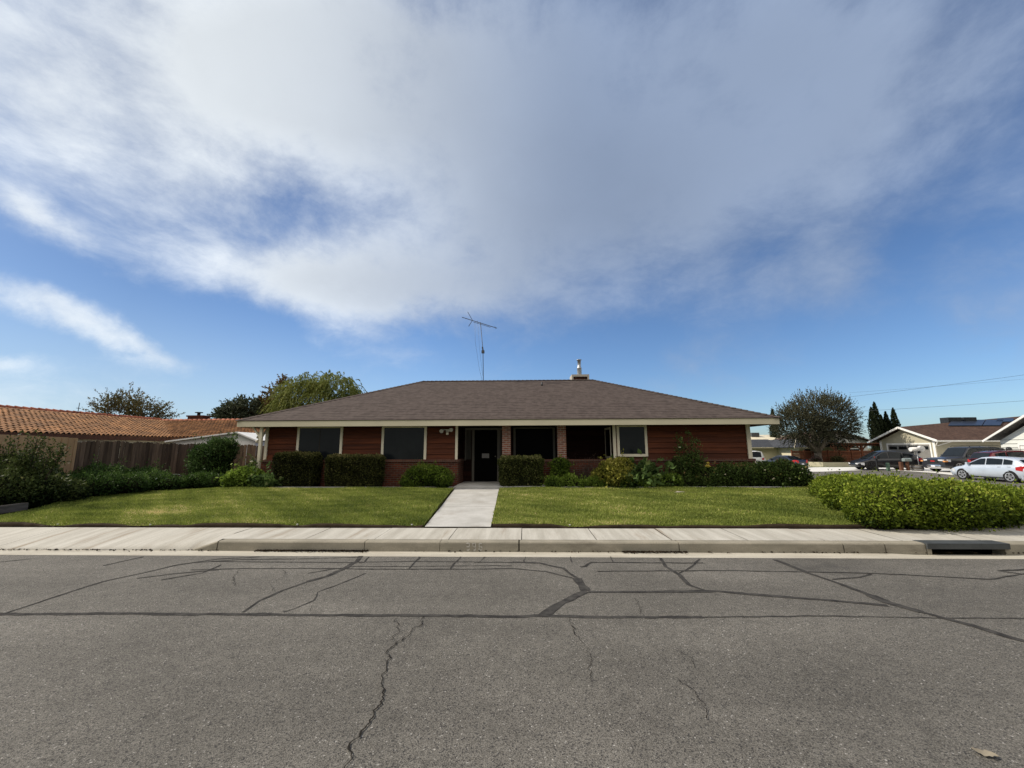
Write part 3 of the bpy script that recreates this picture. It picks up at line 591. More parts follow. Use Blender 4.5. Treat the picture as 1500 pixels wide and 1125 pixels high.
# sealed and open cracks in the asphalt
def ribbon(b, pts, w, z, jit, seed):
    pts = [Vector((x,y,0)) for x,y in pts]; out = []
    for p, q in zip(pts[:-1], pts[1:]):
        L = (q-p).length; n = max(1, int(L/(.10 if jit<.012 else .022)))
        for i in range(n): out.append(p.lerp(q, i/n))
    out.append(pts[-1]); L = []; R_ = []
    for i, p in enumerate(out):
        d = (out[min(i+1,len(out)-1)]-out[max(i-1,0)]).normalized(); nn = Vector((-d.y,d.x,0))
        o = jit*(mnoise.noise((p.x*6,p.y*6,seed))+mnoise.noise((p.x*17,p.y*17,seed+5))+(.9*mnoise.noise((p.x*41,p.y*41,seed+6)) if w < .02 else 0)) ; ww = w*.5*(1+.55*mnoise.noise((p.x*4,p.y*4,seed+9)))
        if w < .02: ww *= .55+.9*abs(mnoise.noise((p.x*11,p.y*11,seed+3)))
        rg = min(.012,w*.35); ea = rg*mnoise.noise((p.x*23,p.y*23,seed+11)); eb = rg*mnoise.noise((p.x*23,p.y*23,seed+21))
        L.append(tuple(p+nn*(o+ww+ea))[:2]+(z,)); R_.append(tuple(p+nn*(o-ww+eb))[:2]+(z,))
    b.grid([L, R_], False)
b = MB()
for i, (w, p) in enumerate(TAR): ribbon(b, p, w*.95+.002, .003+.00012*i, .010, i*1.7)
struct(b.build('road_crack_seal', M['tar'], uv=False))
b = MB()
for i, (w, p) in enumerate(CRACK): ribbon(b, p, w*.72, .0075+.0001*i, .024, 40+i*1.7)
struct(b.build('road_crack', M['crack'], uv=False))
# across the side street: pale concrete, verge
b = MB(); X = [15,18,21,24,26,28,30,31,32,33,34,36,38,40,44,50,58]
b.grid([[(x,y,G(x,y)+.012) for x in X] for y in (37.35,37.5,39,41,43,45,46.6)]); struct(b.build('pale_pavement', M['drive'], uv=False))
b = MB(); X = [31.0,31.2,32,33,34,36,38,40,44]
b.grid([[(x,y,G(x,y)+.016) for x in X] for y in (20,22,24,26,28,29,30,31,32,33,34,35,36,37.3)]); struct(b.build('driveway', M['drive'], uv=False))
b = MB(); X = [15,20,24,28,32,36,40,44,50]; b.grid([[(x,y,G(x,y)+.02) for x in X] for y in (46.6,48,50,54,60)]); struct(b.build('verge', M['verge'], uv=False))
# ------------------------------------------------------------------ the ranch house
def lap_wall(b, x0, x1, y, z0, z1, step=.19, proud=.034, rev=1):
    z = z0; k = 0
    while z < z1-.01:
        zt = min(z+step, z1); t = random.random(); k += 1
        n = max(1, int((x1-x0)/3.6)); cuts = [x0] + sorted(x0+(x1-x0)*(i+random.uniform(.2,.8))/n for i in range(1,n)) + [x1]
        for xa, xb in zip(cuts[:-1], cuts[1:]):
            t = random.random()
            b.face([(xa,y-proud,z),(xb,y-proud,z),(xb,y-.004,zt),(xa,y-.004,zt)], t); b.face([(xa,y,z),(xb,y,z),(xb,y-proud,z),(xa,y-proud,z)], t*.3)  # undersides tinted darker to paint a shadow line below each board
        z = zt
def lap_side(b, y0, y1, x, z0, z1, out, step=.19, proud=.022):
    z = z0
    while z < z1-.01:
        zt = min(z+step, z1); t = random.random(); o = out*proud
        q = [(x+o,y0,z),(x+o,y1,z),(x+out*.004,y1,zt),(x+out*.004,y0,zt)]; b.face(q if out > 0 else q[::-1], t)
        q = [(x,y0,z),(x,y1,z),(x+o,y1,z),(x+o,y0,z)]; b.face(q[::-1] if out > 0 else q, t*.3); z = zt  # board undersides darkened here too, as painted shadow
H = empty('ranch_house', (0, 14.8, .3)); tag(H, 'single storey dark red wooden house with brown hipped roof and brick base', 'house')
HO = Vector((0, 14.8, .3))
def hb(b, name, m, parent=None, label=None):
    b.v = [(x-HO.x, y-HO.y, z-HO.z) for x, y, z in b.v] if not getattr(b, 'loc', False) else b.v
    o = b.build(name, M[m], parent or H)
    if label: o['label'] = label
    return o
YW, YR, XL, XR, PL, PR = 14.8, 16.0, -9.40, 7.92, -2.40, 3.14
ZS = 2.44
w = MB(); lap_wall(w, XL, PL, YW, 1.25, ZS); lap_wall(w, PR, XR, YW, 1.25, ZS); pw_ = MB(); lap_wall(pw_, PL, PR, YR, .40, ZS); lap_side(pw_, YW, YR, PL, 1.25, ZS, 1); lap_side(pw_, YW, YR, PR, 1.25, ZS, -1); hb(pw_, 'shaded_porch_siding', 'sidingshaded')
lap_side(w, YW, 24.4, XL, 1.25, ZS, -1); lap_side(w, YW, 24.4, XR, 1.25, ZS, 1)
w.face([(XL,24.4,.3),(XR,24.4,.3),(XR,24.4,ZS),(XL,24.4,ZS)][::-1]); siding = hb(w, 'siding', 'siding')
w = MB()
for xa, xb in ((XL-.06, PL+.03), (PR-.03, XR+.06)):
    w.box(xa, xb, YW-.10, YW+.02, .2, 1.165)
w.box(XL-.06, XL+.04, YW+.02, 24.4, .2, 1.165); w.box(XR-.04, XR+.06, YW+.02, 24.4, .2, 1.165)
w.box(PL-.06, PL+.05, YW+.02, YR-.02, .2, 1.165); w.box(PR-.05, PR+.05, YW+.02, YR-.02, .2, 1.165)
w.box(-.50, PR-.04, YW-.08, YW+.03, .2, 1.165); hb(w, 'brick_base', 'brick')
w = MB()
for xa, xb in ((XL-.08, PL+.05), (PR-.05, XR+.08)): w.box(xa, xb, YW-.14, YW-.001, 1.165, 1.25)
w.box(PL-.03, PL+.08, YW, YR-.02, 1.165, 1.25); w.box(-.50, PR-.06, YW-.11, YW+.05, 1.165, 1.24); hb(w, 'brick_sill', 'brickcap')
for xa in (-.79, 1.17): w = MB().box(xa, xa+.30, YW-.16, YW+.14, .2, ZS+.02); hb(w, 'brick_pillar', 'pillarbrick')
# porch floor
hb(MB().box(-2.35, 3.1, 13.98, YR, .2, .385), 'porch_floor', 'path')
# roof
EX0, EX1, EY0, EY1, EZ = -10.16, 8.68, 14.16, 25.0, 2.635
RX0, RX1, RY, RZ = -4.92, 3.31, 19.58, 4.89
r = MB(); A, B_, C_, D_ = (EX0,EY0,EZ),(EX1,EY0,EZ),(EX1,EY1,EZ),(EX0,EY1,EZ); E1, E2 = (RX0,RY,RZ),(RX1,RY,RZ)
r.face([A,B_,E2,E1]); r.face([B_,C_,E2]); r.face([C_,D_,E1,E2]); r.face([D_,A,E1])
low = lambda p: (p[0],p[1],p[2]-.018)
for p, q in ((A,B_),(B_,C_),(C_,D_),(D_,A)): r.face([low(p),low(q),q,p])
roof = hb(r, 'roof', 'shingle')
# overlapping ridge and hip caps
r = MB()
def caps(p, q):
    p, q = Vector(p), Vector(q); L = (q-p).length; n = int(L/.20); d = (q-p)/n
    s = d.cross(Vector((0,0,1))).normalized()*.14; dn = Vector((0,0,-.05))
    for i in range(n):
        a = p+d*i; c = a+d*1.25; u0 = Vector((0,0,.012)); u1 = Vector((0,0,.030)); t = random.random()
        r.face([a+s+dn+u1, c+s+dn+u0, c+u0, a+u1], t); r.face([a+u1, c+u0, c-s+dn+u0, a-s+dn+u1], t); r.face([a+s+dn+u1, a+u1, a-s+dn+u1], t)
caps(E1, E2); caps(A, E1); caps(B_, E2); caps(D_, E1); caps(C_, E2)
hb(r, 'ridge_cap', 'shingle', roof)
r = MB(); r.tube([(.82,18.55,4.42),(.82,18.55,4.62)], .035, 8); hb(r, 'vent_pipe', 'darkmetal', roof)
r = MB(); r.tube([(-2.05,19.3,4.75),(-2.05,19.3,4.97)], .03, 8)
# fascia + soffit
f = MB(); FX0, FX1 = EX0+.03, EX1-.03; f.box(FX0, FX1, EY0+.03, EY0+.065, 2.41, 2.616); f.box(FX0, FX0+.035, EY0+.065, EY1-.03, 2.41, 2.616); f.box(FX1-.035, FX1, EY0+.065, EY1-.03, 2.41, 2.616); f.box(FX0+.035, FX1-.035, EY1-.065, EY1-.03, 2.41, 2.616)
hb(f, 'fascia_board', 'fascia')
f = MB(); f.face([(FX0+.035,EY0+.065,2.45),(FX0+.035,EY1-.065,2.45),(FX1-.035,EY1-.065,2.45),(FX1-.035,EY0+.065,2.45)]); hb(f, 'soffit', 'soffit')
# corner and window battens
def batten(x0, x1, z0=1.25, z1=2.445, y0=YW-.07, y1=YW-.002, m='trim', name='corner_trim', par=None): return hb(MB().box(x0,x1,y0,y1,z0,z1), name, m, par)
batten(XL-.02, XL+.075); batten(PL-.075, PL+.012); batten(PR-.005, PR+.095); batten(XR-.115, XR+.02)
def win(x0, x1, z0, z1, style, y=YW, m='trim'):
    g = hb(MB().box(x0, x1, y-.050, y-.042, z0, z1), 'window', 'glass' if y == YW else 'glassdark')
    b_ = MB()
    if style == 'side':
        b_.box(x0-.085, x0, y-.075, y-.002, z0, z1+.03); b_.box(x1, x1+.085, y-.075, y-.002, z0, z1+.03); b_.box(x0, x1, y-.07, y-.002, z1-.02, z1+.03)
    else:
        t = .085; b_.box(x0-t, x0, y-.075, y-.002, z0-t, z1+t*.6); b_.box(x1, x1+t, y-.075, y-.002, z0-t, z1+t*.6); b_.box(x0, x1, y-.075, y-.002, z1, z1+t*.6); b_.box(x0, x1, y-.075, y-.002, z0-t*1.1, z0)
    hb(b_, 'window_frame', m, g); 
    return g
g = win(-8.16,-6.66,1.25,2.40,'side'); hb(MB().box(-7.42,-7.40,YW-.055,YW-.051,1.25,2.38), 'mullion', 'soffit', g)
win(-5.06,-3.60,1.25,2.40,'side'); win(3.36,4.25,1.42,2.37,'full'); win(-.34,1.09,1.18,2.38,'full',YR,'dimtrim')
# side window in the porch return wall, facing the walkway
g = hb(MB().box(PR-.05, PR-.042, 15.0, 15.85, 1.34, 2.30), 'window', 'glassdark', None)
b_ = MB(); b_.box(PR-.06,PR-.041,14.93,15.0,1.25,2.38); b_.box(PR-.06,PR-.041,15.85,15.93,1.25,2.38); b_.box(PR-.06,PR-.041,15.0,15.85,2.30,2.38); b_.box(PR-.06,PR-.041,15.0,15.85,1.25,1.34); hb(b_, 'window_frame', 'trim', g)
# entrance
d = hb(MB().box(-1.93,-1.05,YR-.06,YR-.045,.40,2.34), 'front_door', 'door')
b_ = MB(); b_.box(-2.02,-1.93,YR-.08,YR-.002,.40,2.42); b_.box(-1.05,-.98,YR-.08,YR-.002,.40,2.42); b_.box(-1.93,-1.05,YR-.08,YR-.002,2.34,2.42); hb(b_, 'door_frame', 'dimtrim', d)
hb(MB().box(-1.64,-1.36,YR-.068,YR-.062,1.27,1.44), 'door_notice', 'paper', d); hb(MB().cyl((-1.12,YR-.11,1.33),.03,.06,10,'y'), 'door_handle', 'dimtrim', d)
for xa, xb in ((-2.30,-2.03),(-.97,-.84)):
    s_ = hb(MB().box(xa+.04,xb-.03,YR-.052,YR-.045,1.22,2.34), 'sidelight', 'curtain'); b_ = MB(); b_.box(xa,xa+.04,YR-.075,YR-.002,1.18,2.42); b_.box(xa+.04,xb,YR-.07,YR-.002,2.34,2.42); hb(b_, 'window_frame', 'dimtrim', s_)
# chimney
c = MB(); c.box(2.44,3.13,20.1,20.8,4.3,5.13); ch = hb(c, 'chimney', 'brick'); c = MB(); c.box(2.36,3.22,20.0,20.9,5.13,5.24); c.box(2.36,2.44,20.0,20.9,4.5,5.13); c.box(3.13,3.22,20.0,20.9,4.5,5.13); hb(c, 'chimney_cap', 'capgrey', ch)
c = MB(); c.lathe([(.115,5.24),(.115,5.60),(.12,5.61),(.12,5.63),(.085,5.66),(.085,6.02),(.13,6.03),(.13,6.05),(.07,6.07),(0,6.075)],14,(2.79,20.35,0)); hb(c, 'flue_pipe', 'metal', ch)
# eave floodlight
f = MB(); f.box(-2.82,-2.70,YW-.09,YW-.025,2.22,2.32); f.bar((-2.76,YW-.06,2.30),(-2.92,YW-.13,2.30),.03); f.bar((-2.76,YW-.06,2.30),(-2.60,YW-.13,2.32),.03); fl = hb(f, 'floodlight', 'lampwhite')
for x, z in ((-2.93,2.29),(-2.59,2.33)):
    f = MB(); f.tube([(x,YW-.10,z),(x-.01,YW-.17,z-.02),(x-.02,YW-.24,z-.05)],[.04,.055,.072],12); hb(f, 'lamp_head', 'lampwhite', fl)
hb(MB().box(-2.80,-2.72,YW-.13,YW-.07,2.12,2.20), 'motion_sensor', 'trim', fl)
# verandah post and bracket at the left corner
p = MB(); p.box(-9.40,-9.305,14.35,14.44,.3,2.44); pp = hb(p, 'verandah_post', 'trim')
p = MB(); p.bar((-9.35,14.395,1.98),(-9.68,14.395,2.42),.06,.05); p.bar((-9.35,14.395,2.0),(-9.35,14.75,2.42),.05); hb(p, 'bracket', 'trim', pp)
hb(MB().box(7.99,8.06,YW-.03,YW+.04,.35,1.16), 'downspout', 'trim')
# things fixed to or hanging from the house
o = MB(); 
for k in range(9):
    a = k*2.4; o.lathe([(.0,-.05),(.045,-.03),(.05,0),(.03,.04),(0,.05)],7,(.05*math.cos(a)-.02*k*.4,.04*math.sin(a),-.05*k))
o.tube([(0,0,.05),(.01,0,.18)],.006,5); o_ = o.build('hanging_ornament', M['trim'], None, (-9.62,14.75,2.26)); tag(o_, 'whitish cluster ornament hanging beside the white post at the house corner', 'ornament')
# roof antenna
AN = empty('roof_antenna', (-1.98,19.66,4.86)); tag(AN, 'thin grey television antenna on a tall mast above the brown ridge', 'antenna')
a = MB(); a.tube([(0,0,-.05),(-.03,0,1.55),(-.17,0,3.0)],.016,6); a.build('mast', M['antenna'], AN, uv=False)
a = MB(); a.box(-.10,.04,-.05,.06,1.42,1.56); a.bar((-.03,0,1.56),(-.06,0,1.74),.07); a.build('rotor', M['antenna'], AN, uv=False)
a = MB(); a.bar((-1.10,0,3.28),(.66,0,2.69),.028); a.bar((-.52,0,3.02),(.33,0,2.74),.018)
a.build('boom', M['antenna'], AN, uv=False)
for k in range(2):
    t = .45+.5*k; x = -1.10+1.76*t; z = 3.28-.59*t; q = MB(); q.bar((x,-.22,z),(x,.22,z),.012); q.build('element', M['antenna'], AN, uv=False)
for z2, x2 in ((3.56,-.82),(2.80,-.76)):
    q = MB(); q.bar((-.57,0,3.11),(x2,0,z2),.024); q.build('reflector', M['antenna'], AN, uv=False)
q = MB(); q.tube([(-.45,0,2.98),(-.42,.02,2.0),(-.2,.03,.6),(-.06,.03,.05)],.005,5); q.tube([(-.30,0,2.9),(-.2,.02,1.6),(-.04,.02,.3)],.004,5); q.build('cable', M['antenna'], AN, uv=False)

# ------------------------------------------------------------------ kerb furniture
SD = empty('storm_drain', (6.75, 6.8, 0)); tag(SD, 'dark storm drain inlet with grey steel face plate set in the kerb', 'storm drain')
b = MB(); b.face([(-.55,.5,-.1),(.55,.5,-.1),(.55,.5,.15),(-.55,.5,.15)]); b.face([(-.55,-.0,-.09),(.55,0,-.09),(.55,.5,-.12),(-.55,.5,-.12)]); b.face([(-.55,0,-.1),(-.55,.5,-.1),(-.55,.5,.14),(-.55,0,.14)]); b.face([(.55,0,-.1),(.55,0,.14),(.55,.5,.14),(.55,.5,-.1)]); b.build('inlet_throat', M['black'], SD)
MB().box(-.62,.60,-.055,-.03,.075,.157).box(-.62,.60,-.03,.19,.135,.157).build('face_plate', M['steel'], SD)
for s in (-1, 1): MB().box(min(s*.545,s*.61),max(s*.545,s*.61),-.03,.16,-.06,.135).build('end_block', M['kerb'], SD)
KN = MB()                                    # faded address digits on the kerb face
def stroke(p, q): KN.bar((p[0],KY-.0065,p[1]),(q[0],KY-.0045,q[1]),.017,.004,(0,1,0))
def digit(x, segs):
    P = {'a':((0,.1),(.055,.1)),'b':((.055,.1),(.055,.052)),'c':((.055,.052),(.055,0)),'d':((0,0),(.055,0)),'e':((0,0),(0,.05)),'f':((0,.052),(0,.1)),'g':((0,.05),(.055,.05))}
    for s in segs: (x0,z0),(x1,z1) = P[s]; stroke((x+x0,.03+z0),(x+x1,.03+z1))
KN0 = empty('kerb_number', (-.8,KY,0))
for x, s in ((-.13,'abgcd'),(-.03,'abgcdf'),(.07,'acdefg')):
    KN = MB(); digit(x, s); KN.v = [(x+(a-x)*.8,b_-KY,c) for a,b_,c in KN.v]; KN.build('digit', M['kerbpaint'], KN0, uv=False)
kn = KN0; tag(kn, 'faded white address digits painted on the kerb in front of the walkway', 'painted number')
SP = []
for x, y, lab in ((-9.0,7.95,'small pale sprinkler head at the lawn edge near the left apron'),(-7.15,7.93,'small pale sprinkler head in a dirt notch of the left lawn'),(-4.3,7.93,'small pale sprinkler head at the middle of the left lawn edge'),(-2.12,7.93,'small pale sprinkler head left of the walkway'),(.83,7.95,'white pop up sprinkler head just right of the walkway')):
    q = MB(); q.lathe([(0,-.05),(.012,-.05),(.012,.02),(.018,.024),(.018,.036),(.009,.04),(0,.04)],10); s_ = q.build('sprinkler_head', M['lampwhite'], None, (x,y,lawn_h(x,y)-.01)); tag(s_, lab, 'sprinkler', 'sprinkler heads along the lawn edge')
def rock(name, r, loc, m, sq=(1,1,.5), seed=0):
    rows = []
    for i in range(8):
        t = math.pi*i/7; row = []
        for k in range(13):
            u = 2*math.pi*k/12; v = Vector((math.sin(t)*math.cos(u), math.sin(t)*math.sin(u), math.cos(t))); q = 1+.3*mnoise.noise(v*1.6+Vector((seed,0,0)))
            row.append((v.x*r*q*sq[0], v.y*r*q*sq[1], v.z*r*q*sq[2]))
        row[-1] = row[0]; rows.append(row)
    return MB().grid(rows).build(name, M[m], None, loc, uv=False)
tag(rock('stone', .13, (4.62,12.70,lawn_h(4.62,12.7)+.01), 'stone', (1.3,.8,.4), 2), 'flat pale stone lying in a hollow of the right lawn', 'stone')
q = MB(); q.grid([[(-.05+.01*i, sg*.028*math.sin(math.pi*(i+.15)/10.3)**.7*(1+.25*math.sin(i*2.3+sg)), .005+.004*math.sin(i*.8)+(.006 if sg else 0)) for i in range(11)] for sg in (-1,0,1)])
tag(q.build('fallen_leaf', M['dryleaf'], None, (2.41,2.51,.003), 2.6, uv=False), 'dry tan leaf lying flat on the asphalt at lower right', 'leaf')
# timber edging of the left bed
q = MB(); q.bar((-12.6,8.1,.30),(-11.55,8.35,.31),.16,.17); q.bar((-11.52,8.36,.31),(-11.62,9.5,.33),.15,.16); tag(q.build('timber_edging', M['timber'], None), 'grey weathered timber edging below the large left shrub', 'edging')
# ------------------------------------------------------------------ planting along the house
BZ = .33
hedge('clipped_hedge', 'dark clipped hedge at the left corner of the red house', (-7.85,14.35,BZ), (-8.70,-7.20,14.10,14.66,BZ,1.48), 9000, .055, 'box', 'clipped hedges under the windows', .04, .08, tintb=-.16)
hedge('clipped_hedge', 'wide olive clipped hedge between the two left windows', (-5.9,14.35,BZ), (-6.80,-4.90,13.96,14.58,BZ,1.40), 10500, .055, 'box', 'clipped hedges under the windows', .03)
hedge('clipped_hedge', 'olive clipped boxwood block right of the front door below the middle window', (-.08,14.3,BZ), (-.84,.60,13.97,14.60,BZ,1.33), 9500, .052, 'boxg', 'clipped hedges under the windows', .04, .12)
shrub('round_shrub', 'rounded bright green shrub under the second window left of the walkway', 'shrub', (-3.3,14.1,BZ), [(-3.65,14.15,.62,.55,.38,.36),(-3.0,14.15,.68,.58,.40,.38),(-3.35,14.2,.76,.6,.38,.36),(-2.75,13.95,.55,.33,.3,.28),(-3.9,14.1,.5,.33,.3,.25)], 9000, .06, 'pitto', .5)
shrub('upright_shrub', 'narrow upright green shrub in front of the right brick pillar', 'shrub', (1.18,14.3,BZ), [(1.18,14.3,.72,.36,.33,.5),(1.2,14.3,1.08,.34,.3,.24),(1.05,14.25,.55,.34,.3,.3)], 5000, .065, 'pitto', .55, tintb=.02)
shrub('yellow_shrub', 'yellowish green leafy shrub below the porch side window', 'shrub', (3.0,14.25,BZ), [(2.95,14.2,.88,.48,.36,.40),(3.3,14.25,.98,.42,.32,.34),(2.6,14.15,.68,.42,.32,.30),(3.1,14.0,.6,.5,.3,.28)], 4600, .09, 'yellow', .6, rough=.25)
shrub('broadleaf_plant', 'dark green plant with large broad leaves beside the yellowish shrub', 'shrub', (3.75,14.2,BZ), [(3.8,14.2,.70,.46,.32,.36),(4.1,14.25,.92,.32,.28,.24),(3.5,14.05,.58,.38,.28,.28)], 1200, .18, 'hydra', .75, rough=.25, core=.65)
shrub('broadleaf_plant', 'low broad leaved plant left of the tall rose bush', 'shrub', (4.55,14.15,BZ), [(4.5,14.15,.55,.42,.25,.26),(4.85,14.15,.5,.3,.22,.22)], 700, .15, 'hydra', .7, rough=.3, core=.6)
shrub('groundcover', 'bright green low plants along the lawn edging right of the walkway', 'ground cover', (2.5,14.05,BZ), [(1.05+.42*i,14.02+.04*math.sin(i*2),.46+.04*math.sin(i*1.7),.38,.22,.25+.06*math.sin(i*2.3)) for i in range(10)], 9500, .07, 'ground', .45, rough=.3, core=.6)
# bare twiggy shrub
BT = empty('bare_shrub', (2.05,14.4,BZ)); tag(BT, 'leafless purplish brown twiggy shrub against the porch brick', 'shrub')
b = MB(); ST = []
for k in range(75):
    a = random.uniform(0,6.28); L = random.uniform(.45,1.0); d = Vector((math.cos(a)*.75, math.sin(a)*.35, random.uniform(.6,1.2))).normalized(); p = Vector((random.uniform(-.15,.15),0,0)); q = p+d*L*.55+Vector((random.uniform(-.06,.06),0,.02)); r_ = q+(d+Vector((random.uniform(-.5,.5),random.uniform(-.3,.3),.1))).normalized()*L*.5
    b.tube([p,q,r_],[.008,.006,.003],4,False); ST += [q,r_]
b.build('branch_core', M['twig'], BT, uv=False)
Pn = np.array([tuple(p) for p in ST]); P,D = twigs(Pn, rng.normal(0,1,Pn.shape)+np.array([0,0,.3]), .25, 9, .4); leaves('foliage', LM['bare'], BT, P, D, .06, .2, rng.uniform(0,1,len(P)))
# roses
def flower(parent, p, r, m):
    b = MB()
    for k in range(9):
        a = k*2.4; t = .3+.5*(k/9); d = Vector((math.cos(a)*t, math.sin(a)*t, .9-.5*k/9)); s = d.cross(Vector((0,0,1))).normalized()*r*.55; p0 = Vector(p); q = p0+d*r
        b.face([p0, p0+d*r*.6+s, q, p0+d*r*.6-s])
    return b.build('flower', M[m], parent, uv=False)
def rosebush(label, base, canes, ells, n, flowers, size=.06, tintb=0.0):
    R_ = empty('rose_bush', base); tag(R_, label, 'rose bush'); bb = np.array(base)
    b = MB(); st = []
    for dx, dy, h in canes:
        pts = [Vector((dx*.25*i/1.0*.0+dx*t_, dy*t_, h*t_)) for i, t_ in enumerate((0,.3,.6,1))]; pts[1] += Vector((random.uniform(-.05,.05),0,0)); b.tube(pts,[.012,.01,.008,.004],5,False); st += [pts[1].lerp(pts[3],random.random()) for _ in range(16)]
    b.build('cane', M['twig'], R_, uv=False)
    Pn = np.array([tuple(p) for p in st]); dd = rng.normal(0,1,Pn.shape); dd[:,2] += .4; P1,D1 = twigs(Pn, dd, .24, 12, .35)
    t1 = rng.normal(.42,.2,len(P1))+tintb
    if ells:
        P2,N2 = ell_points(ells, n, .6, base[2], .25); P2 = P2-bb; D2 = N2*.5+rng.normal(0,.8,P2.shape); P1 = np.concatenate([P1,P2]); D1 = np.concatenate([D1,D2]); t1 = np.concatenate([t1, .42+.25*lump(P2,2.5)+rng.normal(0,.17,n)+tintb])
    leaves('foliage', LM['rose'], R_, P1, D1, size, .6, t1)
    for fx, fy, fz, r, m in flowers: flower(R_, (fx-base[0], fy-base[1], fz-base[2]), r, m)
    return R_
rosebush('tall rose bush with one white and one yellow bloom against the right siding', (5.5,14.2,BZ), [(-.5,.05,1.0),(-.2,.0,1.65),(.1,.05,1.8),(.36,0,1.6),(-.35,-.05,1.4),(.48,-.1,1.0),(-.05,-.1,1.35),(.2,-.08,1.5),(-.1,.05,1.55),(.42,.03,1.4)], [(5.35,14.15,.85,.52,.3,.42),(5.6,14.15,1.1,.36,.25,.36),(5.2,14.15,1.1,.3,.22,.28),(5.3,14.2,.55,.4,.25,.25)], 3400, [(5.18,14.0,1.62,.055,'rosewhite'),(6.02,13.92,.98,.13,'roseyellow'),(6.05,13.95,1.1,.08,'roseyellow')])
rosebush('small rose with a pale bloom beside the white verandah post at the left corner', (-9.45,14.2,BZ), [(-.12,.05,.85),(.12,0,.8),(.02,.02,1.0)], [], 0, [(-9.42,14.1,1.17,.085,'rosewhite'),(-9.6,14.2,.92,.05,'rosewhite')])
hd = shrub('rose_hedge', 'long dark green leafy hedge with tiny white blooms below the right siding', 'hedge', (7.6,14.2,BZ), [(6.15,14.2,.62,.55,.34,.42),(6.75,14.2,.68,.6,.36,.44),(7.4,14.2,.70,.6,.36,.45),(8.0,14.2,.72,.55,.36,.45),(8.6,14.15,.76,.55,.38,.50),(9.05,14.1,.68,.40,.36,.42),(5.9,14.1,.5,.4,.25,.28)], 15000, .062, 'rose', .7, rough=.12, tintb=.03)
for k in range(9):
    x = random.uniform(6.2,9.2); flower(hd, (x-7.6, -.46+random.uniform(-.05,.05), random.uniform(.15,.75)), .035, 'rosewhite')
shrub('light_shrub', 'light green rounded shrub at the left house corner under the white post', 'shrub', (-9.6,14.05,.32), [(-9.8,14.05,.60,.42,.34,.34),(-9.4,14.1,.66,.42,.34,.34),(-9.95,14.0,.45,.32,.28,.22),(-9.6,14.1,.8,.35,.3,.22)], 4200, .085, 'ground', .7, rough=.2, core=.68)
shrub('broadleaf_plant', 'dark glossy broad leaved plant in front of the leftmost clipped hedge', 'shrub', (-8.85,13.98,.32), [(-8.85,14.0,.5,.34,.25,.24),(-8.6,14.0,.45,.25,.2,.18)], 700, .12, 'hydra', .7, rough=.25, core=.6)
# left bed
shrub('large_shrub', 'large dark olive sprawling shrub at the left edge of the view', 'shrub', (-12.3,9.6,.25), [(-12.5,9.5,.72,.85,.85,.58),(-13.0,9.9,.95,.9,.8,.62),(-12.2,10.1,.66,.6,.7,.44),(-13.0,10.4,1.0,.7,.7,.5),(-13.5,9.3,.95,.9,.9,.66),(-12.1,10.7,.52,.5,.5,.32),(-12.7,8.9,.58,.65,.5,.38)], 24000, .07, 'olive', .5, rough=.2)
b = MB(); LS = empty('leggy_shrub', (-12.55,10.0,.25)); tag(LS, 'leggy upright shrub rising in front of the tan fence at the far left', 'shrub')
st = []
for k in range(16):
    dx = random.uniform(-1.0,1.1); h = random.uniform(1.25,1.75)*(1-.12*abs(dx)); pts = [Vector((dx*.4,random.uniform(-.1,.1),0)),Vector((dx*.8,0,h*.6)),Vector((dx,0,h))]; b.tube(pts,[.012,.009,.004],5,False); st += [pts[1].lerp(pts[2],random.random()) for _ in range(8)]
b.build('branch_core', M['twig'], LS, uv=False); Pn = np.array([tuple(p) for p in st]); dd = rng.normal(0,1,Pn.shape); dd[:,2]+=.6; P,D = twigs(Pn,dd,.26,14,.35); leaves('foliage', LM['olive'], LS, P, D, .065, .5, rng.normal(.5,.22,len(P)))
shrub('low_juniper', 'low spreading dark green juniper nearest the lawn in the left bed', 'shrub', (-12.4,12.0,.27), [(-12.45,11.6,.60,.75,.8,.36),(-13.0,12.4,.72,.8,.8,.42),(-12.1,12.4,.58,.6,.6,.36),(-13.3,11.6,.6,.7,.7,.42)], 12000, .075, 'dark', .35, rough=.25)
shrub('low_juniper', 'low dark green juniper in front of the weathered fence, middle of the left bed', 'shrub', (-12.2,13.6,.28), [(-12.6,13.6,.62,.8,.6,.34),(-11.9,13.7,.52,.6,.5,.28),(-13.1,13.9,.65,.6,.6,.36)], 7000, .075, 'dark', .35, rough=.25)
shrub('low_juniper', 'low dark green juniper right in front of the tall oleander', 'shrub', (-11.0,14.25,.30), [(-11.3,14.3,.55,.55,.42,.28),(-10.7,14.3,.52,.5,.4,.26),(-11.7,14.3,.5,.4,.4,.24)], 5500, .08, 'dark', .4, rough=.25)
shrub('oleander', 'tall dense oleander shrub standing before the fence and white shed', 'shrub', (-11.55,15.1,.32), [(-11.55,15.1,1.2,.72,.6,.62),(-11.3,15.1,1.55,.6,.5,.46),(-11.9,15.1,1.45,.45,.45,.42),(-11.6,15.1,.75,.6,.55,.45),(-11.15,15.05,1.7,.38,.35,.32)], 7500, .125, 'oleander', .28, rough=.28, up=.7)
AG = empty('strap_leaf_plant', (-12.15,13.55,.3)); tag(AG, 'plant with broad greyish strap leaves between the two left junipers', 'shrub')
b = MB()
for k in range(9):
    a = k*.7+.3; L = random.uniform(.45,.7); d = Vector((math.cos(a),math.sin(a)*.8,0)); s = Vector((-d.y,d.x,0))*.075
    rows = [[tuple(d*L*t+s*w*sg+Vector((0,0,.55*math.sin(t*2.2)*L+.15))) for sg in (-1,0,1)] for t, w in ((0,.5),(.3,1),(.6,.95),(.85,.5),(1,.05))]; b.grid(rows, True, .5)
